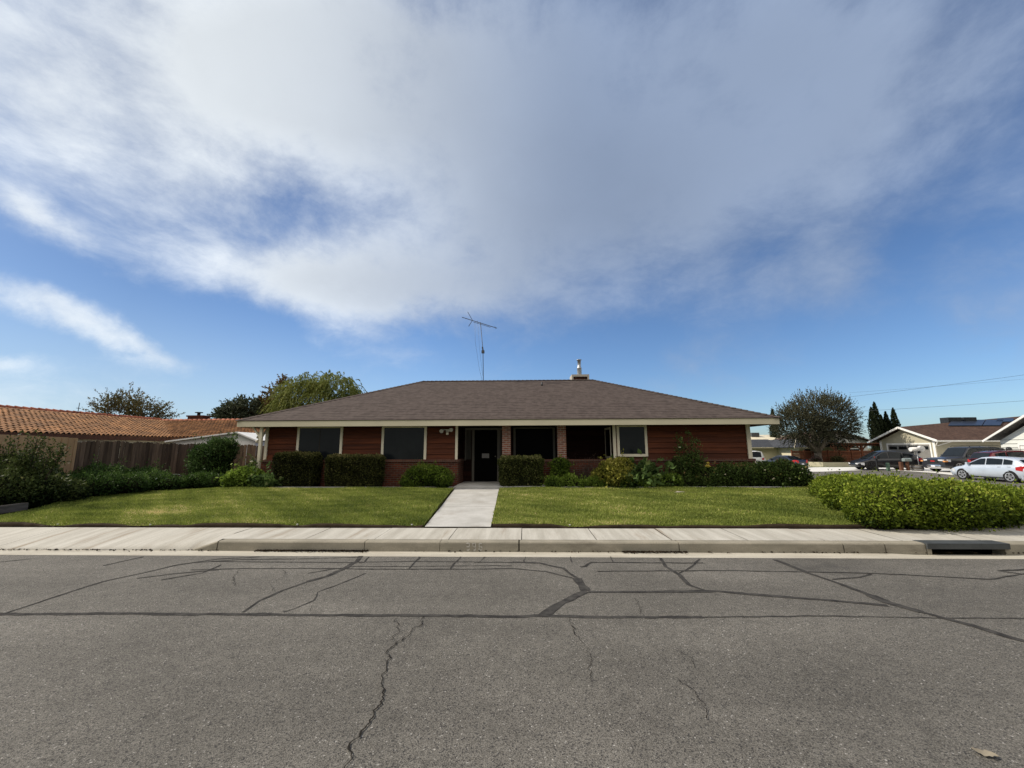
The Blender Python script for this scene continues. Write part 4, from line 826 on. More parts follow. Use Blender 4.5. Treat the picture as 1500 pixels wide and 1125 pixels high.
b.build('foliage', pmat('strap_leaf', (.10,.13,.09), (.07,.10,.06), 5, .5, .4), AG, uv=False)
# big light green corner shrub at the right
shrub('corner_shrub', 'large low mounded bright green shrub at the street corner on the right', 'shrub', (7.6,9.0,.2), [(6.9,8.15,.55,.85,.62,.46),(7.7,8.05,.56,.9,.62,.46),(8.5,8.4,.50,.9,.75,.42),(7.5,9.3,.58,.95,1.0,.43),(8.4,9.8,.50,1.1,1.1,.40),(8.45,11.2,.48,.85,1.0,.40),(9.25,12.3,.46,.75,1.1,.38),(9.4,10.6,.46,.9,1.2,.38),(6.35,7.95,.42,.45,.42,.30),(9.4,8.9,.44,.9,.9,.40),(9.55,13.2,.44,.6,.6,.30),(10.3,9.9,.42,.9,1.0,.38)], 90000, .050, 'bright', .62, rough=.16, zmin=.17, tintb=.04)

# ------------------------------------------------------------------ fences
def picket_fence(name, label, p, q, ztop, zbot, m, pw=.14, dog=True, wob=.035):
    p, q = Vector(p), Vector(q); L = (q-p).length; d = (q-p)/L; nn = Vector((-d.y,d.x)); root = empty(name, (p.x,p.y,zbot)); tag(root, label, 'fence'); b = MB(); s = 0
    while s < L-.02:
        w = pw*random.uniform(.92,1.04); e = min(s+w, L); t = random.random(); z = ztop + random.uniform(-wob,wob)+.02*math.sin(s*1.3)-zbot; o = nn*random.uniform(-.006,.012); A_ = d*(s+.006)+o; B2 = d*(e-.006)+o; lean = d*random.uniform(-.012,.012)
        k = .03 if dog else 0; zb = 0
        pts = [(A_.x,A_.y,zb),(B2.x,B2.y,zb),(B2.x+lean.x,B2.y+lean.y,z-k)] + ([(B2.x-d.x*k+lean.x,B2.y-d.y*k+lean.y,z),(A_.x+d.x*k+lean.x,A_.y+d.y*k+lean.y,z)] if dog else []) + [(A_.x+lean.x,A_.y+lean.y,z-k)]
        b.face(pts, t); b.face([(x+nn.x*.02,y+nn.y*.02,zz) for x,y,zz in pts][::-1], t)
        b.face([pts[1],(pts[1][0]+nn.x*.02,pts[1][1]+nn.y*.02,zb),(pts[2][0]+nn.x*.02,pts[2][1]+nn.y*.02,pts[2][2]),pts[2]], t*.5)
        s = e
    b.build('picket_panel', M[m], root)
    b = MB()
    for z in (.35,1.2): a0 = nn*.045; b.bar((a0.x,a0.y,z),(d.x*L+a0.x,d.y*L+a0.y,z),.05,.09)
    b.build('rail', M[m], root)
    for i in range(int(L/2.4)+1):
        c = d*min(i*2.4+.06, L-.06)+nn*.09; MB().box(c.x-.045,c.x+.045,c.y-.045,c.y+.045,-.2,ztop-zbot-.05).build('fence_post', M[m], root)
    return root
picket_fence('wood_fence', 'dark weathered leaning picket fence along the left garden boundary', (-13.55,12.0), (-13.6,17.1), 1.88, .1, 'fence')
picket_fence('wood_fence', 'smooth tan board fence panel at the far left', (-13.35,8.6), (-13.4,12.02), 2.0, .1, 'fencetan', .18, False, .006)
picket_fence('wood_fence', 'dark weathered picket fence closing the gap between boundary and house', (-13.6,17.1), (-9.5,17.1), 1.80, .1, 'fence')

# ------------------------------------------------------------------ white shed behind the fence
SH = empty('shed', (-17,22,.1)); tag(SH, 'low white shed with pale shallow gabled roof behind the picket fence', 'shed')
b = MB(); b.box(-2.2,2.4,0,4,0,1.98); b.build('wall', M['white'], SH)
b = MB(); b.face([(-2.4,0,1.98),(2.4,0,1.98),(1.45,0,2.42)]); b.build('gable', M['offwhite'], SH)
b = MB(); b.face([(-2.45,-.2,1.98),(1.45,-.2,2.48),(1.45,4.2,2.48),(-2.45,4.2,1.98)][::1]); b.face([(1.45,-.2,2.48),(2.6,-.2,2.02),(2.6,4.2,2.02),(1.45,4.2,2.48)]); b.bar((-2.45,-.2,1.97),(1.45,-.2,2.45),.04,.07); b.bar((1.45,-.2,2.45),(2.6,-.2,2.0),.04,.07); b.build('roof', M['white'], SH)

# ------------------------------------------------------------------ neighbour's tiled house
def tile_plane(b, O, U, L, V, W, pitch=.235, course=.36, clip=None):
    """S-tile roof: O eave start, U along the eave, V up the slope"""
    O, U, V = Vector(O), Vector(U).normalized(), Vector(V).normalized(); Nn = U.cross(V).normalized()
    if Nn.z < 0: Nn = -Nn
    nc = int(L/pitch); nr = int(W/course); prof = [(0,.0),(.22,.0),(.36,.055),(.5,.08),(.68,.08),(.84,.055),(1.0,0.0)]
    for r in range(nr):
        v0, v1 = r*course, (r+1)*course+.03
        for c in range(nc):
            if clip and not clip((c+.5)*pitch, v0+course*.5): continue
            t = random.uniform(.36,.72); dz = random.uniform(-.006,.006)
            for (a, ha), (e, he) in zip(prof[:-1], prof[1:]):
                ua, ue = (c+a)*pitch, (c+e)*pitch
                P = lambda u, v, h: O+U*u+V*v+Nn*h
                b.face([P(ua,v0,ha+.042+dz),P(ue,v0,he+.042+dz),P(ue,v1,he+.004+dz),P(ua,v1,ha+.004+dz)], t)
                b.face([P(ua,v0,ha-.01),P(ue,v0,he-.01),P(ue,v0,he+.042+dz),P(ua,v0,ha+.042+dz)], 0.0 if ha+he > .05 else t*.5)  # closed tile ends tinted near black for the shade of hollow tiles
TH = empty('tiled_house', (-24,22,0)); tag(TH, 'neighbouring house with orange clay tile roof behind the fence on the left', 'house'); TO = Vector((-24,22,0))
b = MB(); sl = Vector((-5.5,0,1.48)); W = sl.length
tile_plane(b, Vector((-22,13,2.36))-TO, (0,1,0), 18.2, sl, W, clip=lambda u,v: u < 12.15+v*.966)
slb = Vector((0,5.3,1.42))
tile_plane(b, Vector((-27.6,25.0,2.36))-TO, (1,0,0), 12.8, slb, slb.length, clip=lambda u,v: u > 5.35-v*.966)
b.build('roof', M['tile'], TH, uv=False)
b = MB()
def ridge_tiles(p, q):
    p, q = Vector(p)-TO, Vector(q)-TO; n = int((q-p).length/.36)
    for i in range(n):
        a = p.lerp(q, i/n); c = p.lerp(q, (i+1.1)/n); t0 = len(b.v); b.tube([a+Vector((0,0,.03)), c], [.135,.11], 8, True, random.random())
ridge_tiles((-27.5,12.5,3.86),(-27.5,30.3,3.86)); ridge_tiles((-27.5,30.3,3.80),(-14.8,30.3,3.80)); b.build('ridge_tiles', M['ridgetile'], TH, uv=False)
b = MB(); b.face([tuple(Vector(p)-TO) for p in ((-27.5,13,3.8),(-27.5,30.3,3.8),(-33,30.3,2.3),(-33,13,2.3))]); b.face([tuple(Vector(p)-TO) for p in ((-27.5,30.3,3.75),(-14.8,30.3,3.75),(-14.8,35.6,2.3),(-27.5,35.6,2.3))]); b.build('rear_roof', M['ridgetile'], TH)
b = MB(); b.box(-32.5+24,-22.3+24,-8.9,13,0,2.44); b.box(1.75,9.1,3.1,13,0,2.44); b.build('wall', M['cream'], TH)
b = MB(); b.box(1.93,2.0,-9,3.0,2.16,2.395); b.box(2.0,9.2,2.97,3.05,2.16,2.395); b.build('fascia_board', M['post'], TH)
c = MB().box(-1.55,-.35,8.35,9.0,3.2,4.12).box(-1.62,-.28,8.28,9.06,4.12,4.22).build('chimney', M['brick'], TH); q = MB(); q.lathe([(.11,4.22),(.11,4.42),(.26,4.43),(.26,4.49),(0,4.51)],12,(-.95,8.65,0)); q.build('flue_pipe', M['darkmetal'], c, uv=False)
for x, y, h in ((-27.4,24.3,.62),(-27.4,26.1,.85),(-27.4,26.9,.7)):
    q = MB(); q.tube([(0,0,0),(.01,0,h)],.018,5); q.bar((-.0,-.12,h*.45),(0,.12,h*.45),.03); q.build('roof_vent', M['darkmetal'], TH, tuple(Vector((x,y,3.9))-TO), uv=False)
# bare vines spilling over the fence
V_ = empty('climbing_vine', (-14.1,13.0,1.5)); tag(V_, 'leafless dark vine tangled over the top of the weathered fence', 'vine'); b = MB()
for k in range(40):
    p = Vector((0,random.uniform(-1.8,3.2),.25)); pts = [p]
    for i in range(4): p = p+Vector((random.uniform(-.1,.1),random.uniform(-.3,.3),random.uniform(-.1,.16))); pts.append(p)
    b.tube(pts,[.014,.012,.01,.008,.004],4,False)
b.tube([(0,-1.9+.5*i,.25+.0*i) for i in range(11)],.016,5); b.build('tangle', M['twig'], V_, uv=False)

# ------------------------------------------------------------------ trees on the left
tree('sparse_tree', 'thin open tree with brownish leaves behind the ridge of the tiled house', (-31.4,32,0), (-31.4,32,3.2), [(-32.8,32,4.7,1.6,1.4,1.2),(-30.4,32,4.4,1.5,1.2,1.0),(-31.9,32,5.4,.8,.8,.8),(-29.3,32,4.2,.9,.9,.9)], 'sparse', 800, 12, .8, .16, .17, inner=.3, nlimb=14)
tree('grey_tree', 'rounded grey green tree beyond the left end of the brown roof', (-28.2,40,0), (-28.2,40,3.5), [(-28.6,40,5.0,2.0,1.8,1.3),(-27.4,40,5.6,1.4,1.4,1.1),(-29.6,40,4.6,1.2,1.2,.9),(-26.5,40,4.6,1.2,1.2,1.0)], 'grey', 1500, 16, .6, .2, .2, inner=.4)
tree('willow_tree', 'large drooping pale green willow behind the left slope of the brown roof', (-20.4,40,0), (-20.4,40,4.5), [(-22.0,40,6.9,2.3,2.2,2.2),(-18.8,40,7.2,2.2,2.2,1.8),(-20.5,40,6.4,3.6,2.4,2.0),(-23.3,40,5.4,1.8,1.6,1.4),(-17.6,40,6.0,1.6,1.5,1.3)], 'willow', 2600, 44, 1.7, .18, .3, aspect=.3, droop=1.35, up=.35, inner=.55, rough=.26, spread=.16, tintb=.06)
tree('autumn_tree', 'narrow brownish autumn tree at the left flank of the willow', (-25.4,40.8,0), (-25.4,40.8,4), [(-25.2,40.8,6.4,1.1,1.1,2.0),(-25.9,40.8,5.4,1.0,1.0,1.5),(-24.6,40.6,8.0,.7,.7,.9),(-24.9,40.8,5.3,1.2,1.2,1.4)], 'autumn', 900, 16, .6, .19, .18, inner=.4, rough=.25)
# ------------------------------------------------------------------ across the side street
def gable_house(): pass
# tan-trimmed house with brown roof
T = empty('brown_roofed_house', (42.5,48,-.4)); tag(T, 'beige house with white edged gable, garage door and long brown roof with solar panels', 'house'); O = Vector((42.5,48,-.4))
def tb(b, name, m, parent=None, o=None):
    q = O if o is None else o
    b.v = [(x-q.x,y-q.y,z-q.z) for x,y,z in b.v]; return b.build(name, M[m], parent or T)
b = MB(); b.face([(42.9,51.3,-.5),(42.9,44.5,-.5),(42.9,44.5,2.45),(42.9,47.9,3.74),(42.9,51.3,2.45)]); b.box(42.91,70,44.5,51.3,-.5,2.38,skip='l'); tb(b,'wall','sage')
b = MB(); b.face([(42.3,43.75,2.36),(80,43.75,2.36),(80,51.5,5.34),(60.3,51.5,5.34),(42.3,47.9,3.93)]); b.face([(42.3,47.9,3.93),(60.3,51.5,5.34),(60.3,52.2,2.9),(42.3,52.1,2.36)]); b.face([(60.3,51.5,5.34),(80,51.5,5.34),(80,60,2.4),(60.3,60,2.4)]); rf = tb(b,'roof','shingle_far')
b = MB(); b.bar((42.28,43.7,2.30),(42.28,47.9,3.87),.07,.20); b.bar((42.28,47.9,3.87),(42.28,52.15,2.30),.07,.20); b.box(42.3,80,43.66,43.74,2.20,2.36); tb(b,'rake_board','white')
b = MB(); b.bar((42.4,43.8,2.2),(42.9,44.5,1.85),.06); b.bar((43.9,43.72,2.25),(42.95,44.45,1.8),.08); tb(b,'downspout','white')
b = MB(); b.box(42.83,42.895,44.55,44.8,-.4,2.42); b.box(42.83,42.895,51.0,51.25,-.4,2.42); b.box(42.83,42.895,44.98,50.35,1.95,2.12); b.box(42.83,42.895,44.98,45.14,-.4,1.95); b.box(42.83,42.895,50.2,50.35,-.4,1.95); tb(b,'garage_surround','white')
g = tb(MB().box(42.86,42.88,45.14,50.2,-.4,1.95),'garage_door','shingle_lgrey'); g.data.materials[0] = pmat('garage_grey',(.20,.195,.185),(.17,.165,.155),2,.6,.3)
for k in range(4): tb(MB().box(42.84,42.86,45.32+1.24*k,46.34+1.24*k,1.42,1.76),'window','carglass',g)
b = MB(); b.box(42.85,42.89,47.5,48.3,3.05,3.3); tb(b,'gable_vent','sage')
pz = lambda y: 2.36+(y-43.75)*.3845
def roofquad(pts, dz): return [(x,y,pz(y)+dz) for x,y in pts]
for pts in ([(47.9,47.95),(51.6,47.95),(54.2,49.9),(50.4,49.9)],[(51.7,47.95),(53.6,47.95),(56.3,49.9),(54.3,49.9)],[(54.6,49.2),(56.6,49.2),(58.0,50.4),(56.2,50.4)]):
    b = MB(); b.face(roofquad(pts,.12)); b.face([(x,y,z-.06) for x,y,z in roofquad(pts,.12)][::-1])
    t_, l_ = roofquad(pts,.12), roofquad(pts,.04)
    for i in range(4): j=(i+1)%4; b.face([l_[i],l_[j],t_[j],t_[i]])
    tb(b,'solar_panel','solar',rf)
for x0, x1 in ((49.5,51.0),(51.3,52.7)):
    b = MB(); b.box(x0,x1,49.4,50.4,4.2,5.1); b.box(x0+.1,x1-.1,49.38,49.4,4.55,5.0); tb(b,'roof_cooler','darkmetal',rf)
# white gabled house, far right
Wh = empty('white_house', (37.6,34.7,-.3), math.radians(-15)); tag(Wh, 'white boarded house with steep grey gable at the right edge of the view', 'house')
b = MB(); L = 10.6
b.face([(.55,0-.3,0),(.55,-L+.3,0),(.55,-L+.3,2.45),(.55,-L/2,4.62),(.55,-.3,2.45)])
b.box(.56,14,-L+.3,-.3,0,2.4,skip='l'); b.build('wall', M['offwhite'], Wh)
b = MB(); 
for k in range(9): b.box(.52,.548,-L+.35,-.35,2.5-.30*k-.02,2.5-.30*k)
b.build('board_groove', M['dimtrim'], Wh)
b = MB(); e = .0; b.face([(-.1,.35,2.46),(14,.35,2.46),(14,-L/2,4.85),(-.1,-L/2,4.85)][::-1]); b.face([(-.1,-L/2,4.85),(14,-L/2,4.85),(14,-L-.35,2.46),(-.1,-L-.35,2.46)][::-1]); b.build('roof', M['shingle_lgrey'], Wh)
b = MB(); b.bar((-.12,.37,2.40),(-.12,-L/2,4.80),.06,.14); b.bar((-.12,-L/2,4.80),(-.12,-L-.37,2.40),.06,.14); b.build('rake_board', M['white'], Wh)
b = MB(); b.box(.44,.53,-8.2,-2.0,2.05,2.2); b.box(.44,.53,-2.12,-2.0,0,2.05); b.build('garage_surround', M['white'], Wh)
g = MB().box(.50,.53,-8.2,-2.12,0,2.05).build('garage_door', M['white'], Wh)
b = MB(); b.tube([(.44,-1.1,1.62),(.44,-1.1,1.9)],[.16,.1],8); b.tube([(.54,-1.1,1.75),(.40,-1.1,1.75)],.2,10); b.build('wall_lamp', M['darkmetal'], Wh)
# grey roofed cream house, behind the round tree
Gh = empty('grey_roofed_house', (34,57,-.85)); tag(Gh, 'cream house with dark grey roof and two pane window behind the round tree', 'house'); O2 = Vector((34,57,-.85))
def gb(b, name, m, parent=None): return tb(b, name, m, parent or Gh, O2)
b = MB(); b.box(24,36.3,60,70,-.9,1.72); b.box(35.9,42.2,55.4,66,-.9,1.66); gb(b,'wall','cream')
b = MB(); b.face([(23.5,59.4,1.75),(37.3,59.4,1.75),(37.3,64.5,2.95),(23.5,64.5,2.95)]); b.face([(35.0,54.9,1.72),(42.9,54.9,1.72),(41.2,57.5,2.85),(37.0,57.5,2.85)]); b.face([(35.0,54.9,1.72),(37.0,57.5,2.85),(37.0,66,2.85),(35.0,66,1.72)]); b.face([(37.0,57.5,2.85),(41.2,57.5,2.85),(41.2,66,2.85),(37.0,66,2.85)]); b.face([(42.9,54.9,1.72),(42.9,66,1.72),(41.2,66,2.85),(41.2,57.5,2.85)]); gb(b,'roof','shingle_grey')
b = MB(); b.box(35.0,42.9,54.84,54.9,1.58,1.73); b.box(23.5,35.0,59.34,59.4,1.62,1.76); b.bar((35.0,54.88,1.74),(37.0,57.45,2.88),.10,.06); gb(b,'fascia_board','fascia')
for x0,x1 in ((36.55,37.35),(37.5,38.3)): f_ = gb(MB().box(x0,x1,55.34,55.39,.05,1.5),'window','glass'); gb(MB().box(x0-.08,x0,55.32,55.395,-.03,1.58).box(x1,x1+.08,55.32,55.395,-.03,1.58).box(x0,x1,55.32,55.395,1.5,1.58).box(x0,x1,55.32,55.395,-.03,.05),'window_frame','white',f_)
# pale gabled house behind the pergola
Pg = empty('pale_gabled_house', (43,59,-.8)); tag(Pg, 'pale house with low white gable and dark roof edge behind the wooden pergola', 'house'); O3 = Vector((43,59,-.8))
def pb(b, name, m, parent=None): return tb(b, name, m, parent or Pg, O3)
b = MB(); b.face([(39.4,59,-.8),(47.6,59,-.8),(47.6,59,2.55),(43.5,59,3.82),(39.4,59,2.55)]); b.box(39.4,47.6,59.01,68,-.8,2.5,skip='f'); pb(b,'wall','offwhite')
b = MB(); b.face([(38.6,58.4,2.45),(43.5,58.4,4.02),(43.5,68,4.02),(38.6,68,2.45)]); b.face([(43.5,58.4,4.02),(48.4,58.4,2.45),(48.4,68,2.45),(43.5,68,4.02)]); b.bar((38.6,58.38,2.38),(43.5,58.38,3.95),.08,.14); b.bar((43.5,58.38,3.95),(48.4,58.38,2.38),.08,.14); pb(b,'roof','shingle_far')
d_ = pb(MB().box(41.0,41.8,58.94,58.99,-.7,1.5),'door','white'); pb(MB().box(41.15,41.65,58.92,58.94,.5,1.35),'door_pane','glass',d_)
for x0 in (43.0,45.1): pb(MB().box(x0,x0+1.3,58.93,58.99,.3,1.45),'window','glass')
pb(MB().box(42.8,43.5,58.9,58.95,2.95,3.12),'gable_vent','dimtrim')
# beige roofed house further back
Bh = empty('beige_roofed_house', (48,82,0)); tag(Bh, 'distant house with flat looking beige roof and white rake above the grey roof', 'house'); O4 = Vector((48,82,0))
b = MB(); b.box(36,52,82,92,-1,3.1); tb(b,'wall','cream',Bh,O4); b = MB(); b.face([(35,81,3.05),(49,81,3.05),(50,86,4.35),(35,86,4.1)]); b.face([(49,81,3.05),(54,81,3.3),(54,86,4.2),(50,86,4.35)]); tb(b,'roof','fascia',Bh,O4); b = MB(); b.bar((48.3,80.9,3.2),(52.5,80.9,4.35),.1,.18); tb(b,'rake_board','white',Bh,O4)
b = MB().box(45.5,47.0,84,85,3.9,4.7); tb(b,'roof_cooler','steel',Bh,O4)
# pergola
PG = empty('pergola', (42.5,54,-.75)); tag(PG, 'brown timber pergola with braced posts behind the red fence', 'pergola'); O5 = Vector((42.5,54,-.75))
b = MB(); b.box(38.6,45.0,52.9,53.1,1.85,2.12); b.box(38.6,45.0,56.9,57.1,1.85,2.12); b.box(38.4,45.2,52.6,57.4,2.12,2.22); tb(b,'beam','pergola',PG,O5)
for x in (38.8,40.3,42.0,44.7):
    p_ = tb(MB().box(x-.10,x+.10,52.9,53.1,-.75,1.85),'post','pergola',PG,O5); b = MB(); b.bar((x,53.0,1.25),(x-.55,53.0,1.88),.12); b.bar((x,53.0,1.25),(x+.55,53.0,1.88),.12); tb(b,'brace','pergola',p_,O5)
# red board fence
FN = empty('board_fence', (37,51.4,-.5)); tag(FN, 'red brown horizontal board fence with posts behind the planter wall', 'fence'); O6 = Vector((37,51.4,-.5))
b = MB()
for k in range(10): b.box(32.4,42.0,51.42,51.46,-.35+.165*k,-.35+.165*k+.155,random.random())
tb(b,'board_panel','redwood',FN,O6)
for x in (32.4,33.9,35.3,36.7,38.1,39.5,40.7,42.0): tb(MB().box(x-.06,x+.06,51.33,51.45,-.5,1.40),'post','redwood',FN,O6)
# planter wall
PW = empty('planter_wall', (34.6,49,-.7)); tag(PW, 'low cream rendered planter wall in front of the red fence', 'wall'); O7 = Vector((34.6,49,-.7))
b = MB(); b.box(34.3,39.2,49.0,49.2,-.8,-.02); b.face([(34.28,49.0,-.8),(34.28,49.0,0),(31.9,51.5,.03),(31.9,51.5,-.8)][::-1]); b.face([(34.28,49,0),(34.3,49.2,0),(32.2,51.5,.03),(31.9,51.5,.03)]); tb(b,'wall','cream',PW,O7)
b = MB(); b.face([(34.4,49.2,-.08),(39.2,49.2,-.08),(39.2,51.3,-.02),(32.4,51.3,-.02)]); tb(b,'planting_soil','soil',PW,O7)
shrub('small_shrub', 'small dark reddish shrub at the foot of the round tree', 'shrub', (34.4,50.2,-.05), [(34.3,50.2,.2,.7,.4,.32)], 500, .14, 'bare', .5)
shrub('small_shrub', 'small brownish shrub in the planter right of the round tree', 'shrub', (37.0,50.4,-.05), [(37.0,50.4,.25,.8,.4,.4)], 500, .14, 'sparse', .5)
# the round tree
tree('round_tree', 'dense round topped dark olive tree with forked grey trunk beyond the side street', (34.9,50.6,-.1), (34.95,50.6,1.1), [(33.4,50.6,4.7,2.6,2.4,1.9),(36.7,50.6,5.2,2.4,2.4,1.9),(35.2,50.6,5.9,2.6,2.4,1.8),(32.3,50.6,4.0,1.7,1.9,1.5),(38.0,50.6,4.2,1.5,1.9,1.7),(34.0,50.2,3.5,2.2,1.8,1.3),(36.6,50.2,3.6,1.5,1.6,1.3)], 'carob', 4700, 20, 1.15, .17, .42, aspect=.32, up=.55, inner=.55, nlimb=14, rough=.26, spread=.18, outward=1.1)
# cypresses
CY = [(70.3,85,9.7,.95),(71.9,86,10.9,.95),(73.3,86.5,8.3,.7),(73.9,86,8.9,.85),(74.6,85,9.5,.9),(50.0,84,9.4,.85)]
CL = ['leftmost of the dark cypresses above the brown roof, thick and blunt','tallest and slimmest of the dark cypresses above the brown roof','shortest dark cypress in the middle of the row above the brown roof','second cypress from the right in the row above the brown roof','rightmost of the dark cypresses above the brown roof','single dark cypress showing just beyond the right end of the house eave']
def cypress(x, y, h, r, lab, n=2600):
    root = empty('cypress_tree', (x,y,-.8)); tag(root, lab, 'cypress', 'dark cypress trees beyond the houses'); MB().tube([(0,0,0),(0,0,h*.6)],[.18,.06],7).build('trunk', M['bark'], root, uv=False)
    t = rng.uniform(.06,1,n)**.85; prof = np.minimum(1, (1-t)*3.2)**.7*(.72+.28*np.minimum(1,t*4)); prof *= 1-.25*t; a = rng.uniform(0,6.283,n); R_ = r*prof*rng.uniform(.6,1.08,n)*(1+.14*np.sin(a*4+t*17)); P = np.stack([R_*np.cos(a),R_*np.sin(a),t*(h+.8)],1); D = np.stack([np.cos(a)*.35,np.sin(a)*.35,np.ones(n)],1)+rng.normal(0,.25,(n,3))
    leaves('crown', LM['cypress'], root, P, D, .42, .33, .4+.25*np.sin(a*4+t*17)+rng.normal(0,.18,n)); 
    q = MB(); q.lathe([(r*.62,.4),(r*.62,h*.3),(r*.4,h*.7),(0,h*.95)],8); q.build('crown_core', M['core'], root, uv=False)  # dark filler painting the shade inside the crown
for (x,y,h,r), l in zip(CY, CL): cypress(x,y,h,r,l)
for x, y, rx, h, l in ((66.5,92,2.6,5.6,'hazy pale tree clump left of the cypresses'),(62,95,2.2,5.2,'small far tree left of the hazy clump behind the pale gable'),(69.2,93,1.6,5.2,'small far bushy tree directly left of the leftmost cypress')):
    tree('far_tree', l, (x,y,-.8), (x,y,1.5), [(x,y,h*.6,rx,rx,h*.4),(x+rx*.5,y,h*.5,rx*.7,rx*.7,h*.33)], 'grey', 220, 9, .7, .26, .2)

# ------------------------------------------------------------------ cars
def interp(tab, x):
    for (xa, za), (xb, zb) in zip(tab[:-1], tab[1:]):
        if xa <= x <= xb: return za+(zb-za)*(x-xa)/(xb-xa+1e-9)
    return tab[0][1] if x < tab[0][0] else tab[-1][1]
def car(name, label, cat, loc, heading, paint, L, W, belt, roof, wb, wr, front_axle, sides, hw=None, rim='rim', boxy=0.0, lights=True, rack=False, tail='wide', group=None, plate_at='rear', glassm='carglass', front='plain'):
    """x forward. belt: (x, z) hood/belt/boot line; roof: (x, z) upper line from rear glass foot to windscreen foot"""
    R_ = empty(name, loc, heading); tag(R_, label, cat, group); hwid = W/2
    xr, xf = -L/2, L/2
    def width(x):
        t = abs(x)/(L/2); return hwid*(1-(.16-.08*boxy)*max(0,(t-.62)/.38)**2)
    X = sorted(set([round(xr+L*i/36,3) for i in range(37)]+[round(x,3) for x,_ in belt]))
    rows = []
    for x in X:
        zt = interp(belt, x); w = width(x); e = max(0,(abs(x)/(L/2)-.9)/.1); zb = .20+.12*e
        half = [(0,zb),(w*.86,zb),(w*.97,zb+.10),(w,zb+.30*(zt-zb)+.06),(w*.995,zt-.28*(zt-zb)),(w*.965,zt-.07),(w*.90,zt-.015),(w*.60,zt+.012),(0,zt+.02)]
        rows.append([(x,-y,z) for y,z in half]+[(x,y,z) for y,z in half[::-1][1:]])
    b = MB(); b.grid([r[::-1] for r in rows]); b.face(rows[0]); b.face(rows[-1][::-1]); body = b.build('body', M[paint], R_, uv=False)
    # cabin
    x0, x1 = roof[0][0], roof[-1][0]; zmax = max(z for _, z in roof)
    def wside(x, z): zb_ = interp(belt,x); f = min(1,max(0,(z-zb_)/(zmax-zb_+1e-6))); return width(x)*(.915-(.20-.09*boxy)*f)
    XX = sorted(set([round(x0+(x1-x0)*i/24,3) for i in range(25)]+[round(x,3) for x,_ in roof])); rows = []
    for x in XX:
        zr = max(interp(roof,x), interp(belt,x)+.004); zb_ = interp(belt,x)-.03; wt = wside(x,zr)
        half = [(wside(x,zb_),zb_),(wt*1.0+.004,max(zb_,zr-.07)),(wt*.93,zr-.012),(wt*.5,zr+.012),(0,zr+.018)]
        rows.append([(x,-y,z) for y,z in half]+[(x,y,z) for y,z in half[::-1][1:]])
    b = MB(); b.grid([r[::-1] for r in rows]); b.build('roof', M[paint], R_, uv=False)
    # side glass
    for xa, xb in sides:
        for s in (-1, 1):
            n = 8; bot = []; top = []
            for i in range(n+1):
                x = xa+(xb-xa)*i/n; zb_ = interp(belt,x)+.035; zt = max(interp(roof,x)-.085, zb_+.002); bot.append((x,s*(wside(x,zb_)+.012),zb_)); top.append((x,s*(wside(x,zt)+.014),zt))
            b = MB(); b.grid([bot,top] if s < 0 else [top,bot], False); b.build('side_window', M[glassm], R_, uv=False)
    # screens
    rise = [(x,z) for x,z in roof]
    def screen(nm, xa, xb):
        n = 5; rr = []
        for i in range(n+1):
            x = xa+(xb-xa)*i/n; z = interp(roof,x)+.026; w = wside(x,z)*.86; rr.append([(x,-w,z-.016),(x,-w*.5,z+.010),(x,0,z+.014),(x,w*.5,z+.010),(x,w,z-.016)])
        b = MB(); b.grid(rr if xa < xb else rr[::-1], True)
        for i in range(len(b.v)): b.v[i] = (b.v[i][0]+(.012 if nm=='windshield' else -.012), b.v[i][1], b.v[i][2])
        b.build(nm, M[glassm], R_, uv=False)
    a, c = roof[-1], roof[-2]; screen('windshield', c[0]+(a[0]-c[0])*.08, c[0]+(a[0]-c[0])*.94)
    a, c = roof[0], roof[1]; screen('rear_window', a[0]+(c[0]-a[0])*.10, a[0]+(c[0]-a[0])*.88)
    # wheels and arches
    for ax in (front_axle, front_axle-wb):
        for s in (-1, 1):
            y = s*(hwid-.10)
            q = MB(); q.tube([(ax,s*(hwid-.24),wr*1.02),(ax,s*(hwid*.99+.006),wr*1.02)], wr*1.14, 22); q.build('wheel_arch', M['trimblack'], R_, uv=False)
            w_ = MB(); w_.tube([(ax,s*(hwid-.19),wr),(ax,s*(hwid-.18),wr),(ax,s*(hwid+.005),wr),(ax,s*(hwid+.02),wr)],[wr*.9,wr,wr,wr*.93],22); wo = w_.build('wheel', M['tyre'], R_, uv=False)
            q = MB(); yy = s*(hwid+.023); q.tube([(ax,yy-s*.02,wr),(ax,yy,wr)], wr*.30, 12)
            for k in range(5):
                t = 2*math.pi*k/5+.3
                for dt in (-.11,.11): q.bar((ax+.1*wr*math.cos(t),yy,wr+.1*wr*math.sin(t)),(ax+.68*wr*math.cos(t+dt),yy,wr+.68*wr*math.sin(t+dt)),.045,.02,(0,1,0))
            for k in range(22):
                t, u = 2*math.pi*k/22, 2*math.pi*(k+1)/22; q.face([(ax+r*math.cos(v),yy+s*.001,wr+r*math.sin(v)) for r, v in ((.62*wr,t),(.74*wr,t),(.74*wr,u),(.62*wr,u))])
            q.build('rim', M[rim], wo, uv=False)
    # bumpers, sills, handles, mirrors
    for s, nm in ((1,'front_bumper'),(-1,'rear_bumper')):
        b = MB(); x = s*(L/2); rr = []
        for z, o in ((.22,-.02),(.30,.02),(.45,.03),(.52,.012)): rr.append([(x-s*.30,-hwid*.93-.0,z),(x-s*.06+s*o,-hwid*.80,z),(x+s*o,-hwid*.4,z),(x+s*(o+.01),0,z),(x+s*o,hwid*.4,z),(x-s*.06+s*o,hwid*.80,z),(x-s*.30,hwid*.93,z)])
        b.grid(rr); b.build(nm, M['trimblack' if front != 'grille' else 'chrome'] if paint != 'carsilver' and paint != 'carblack' else M[paint], R_, uv=False)
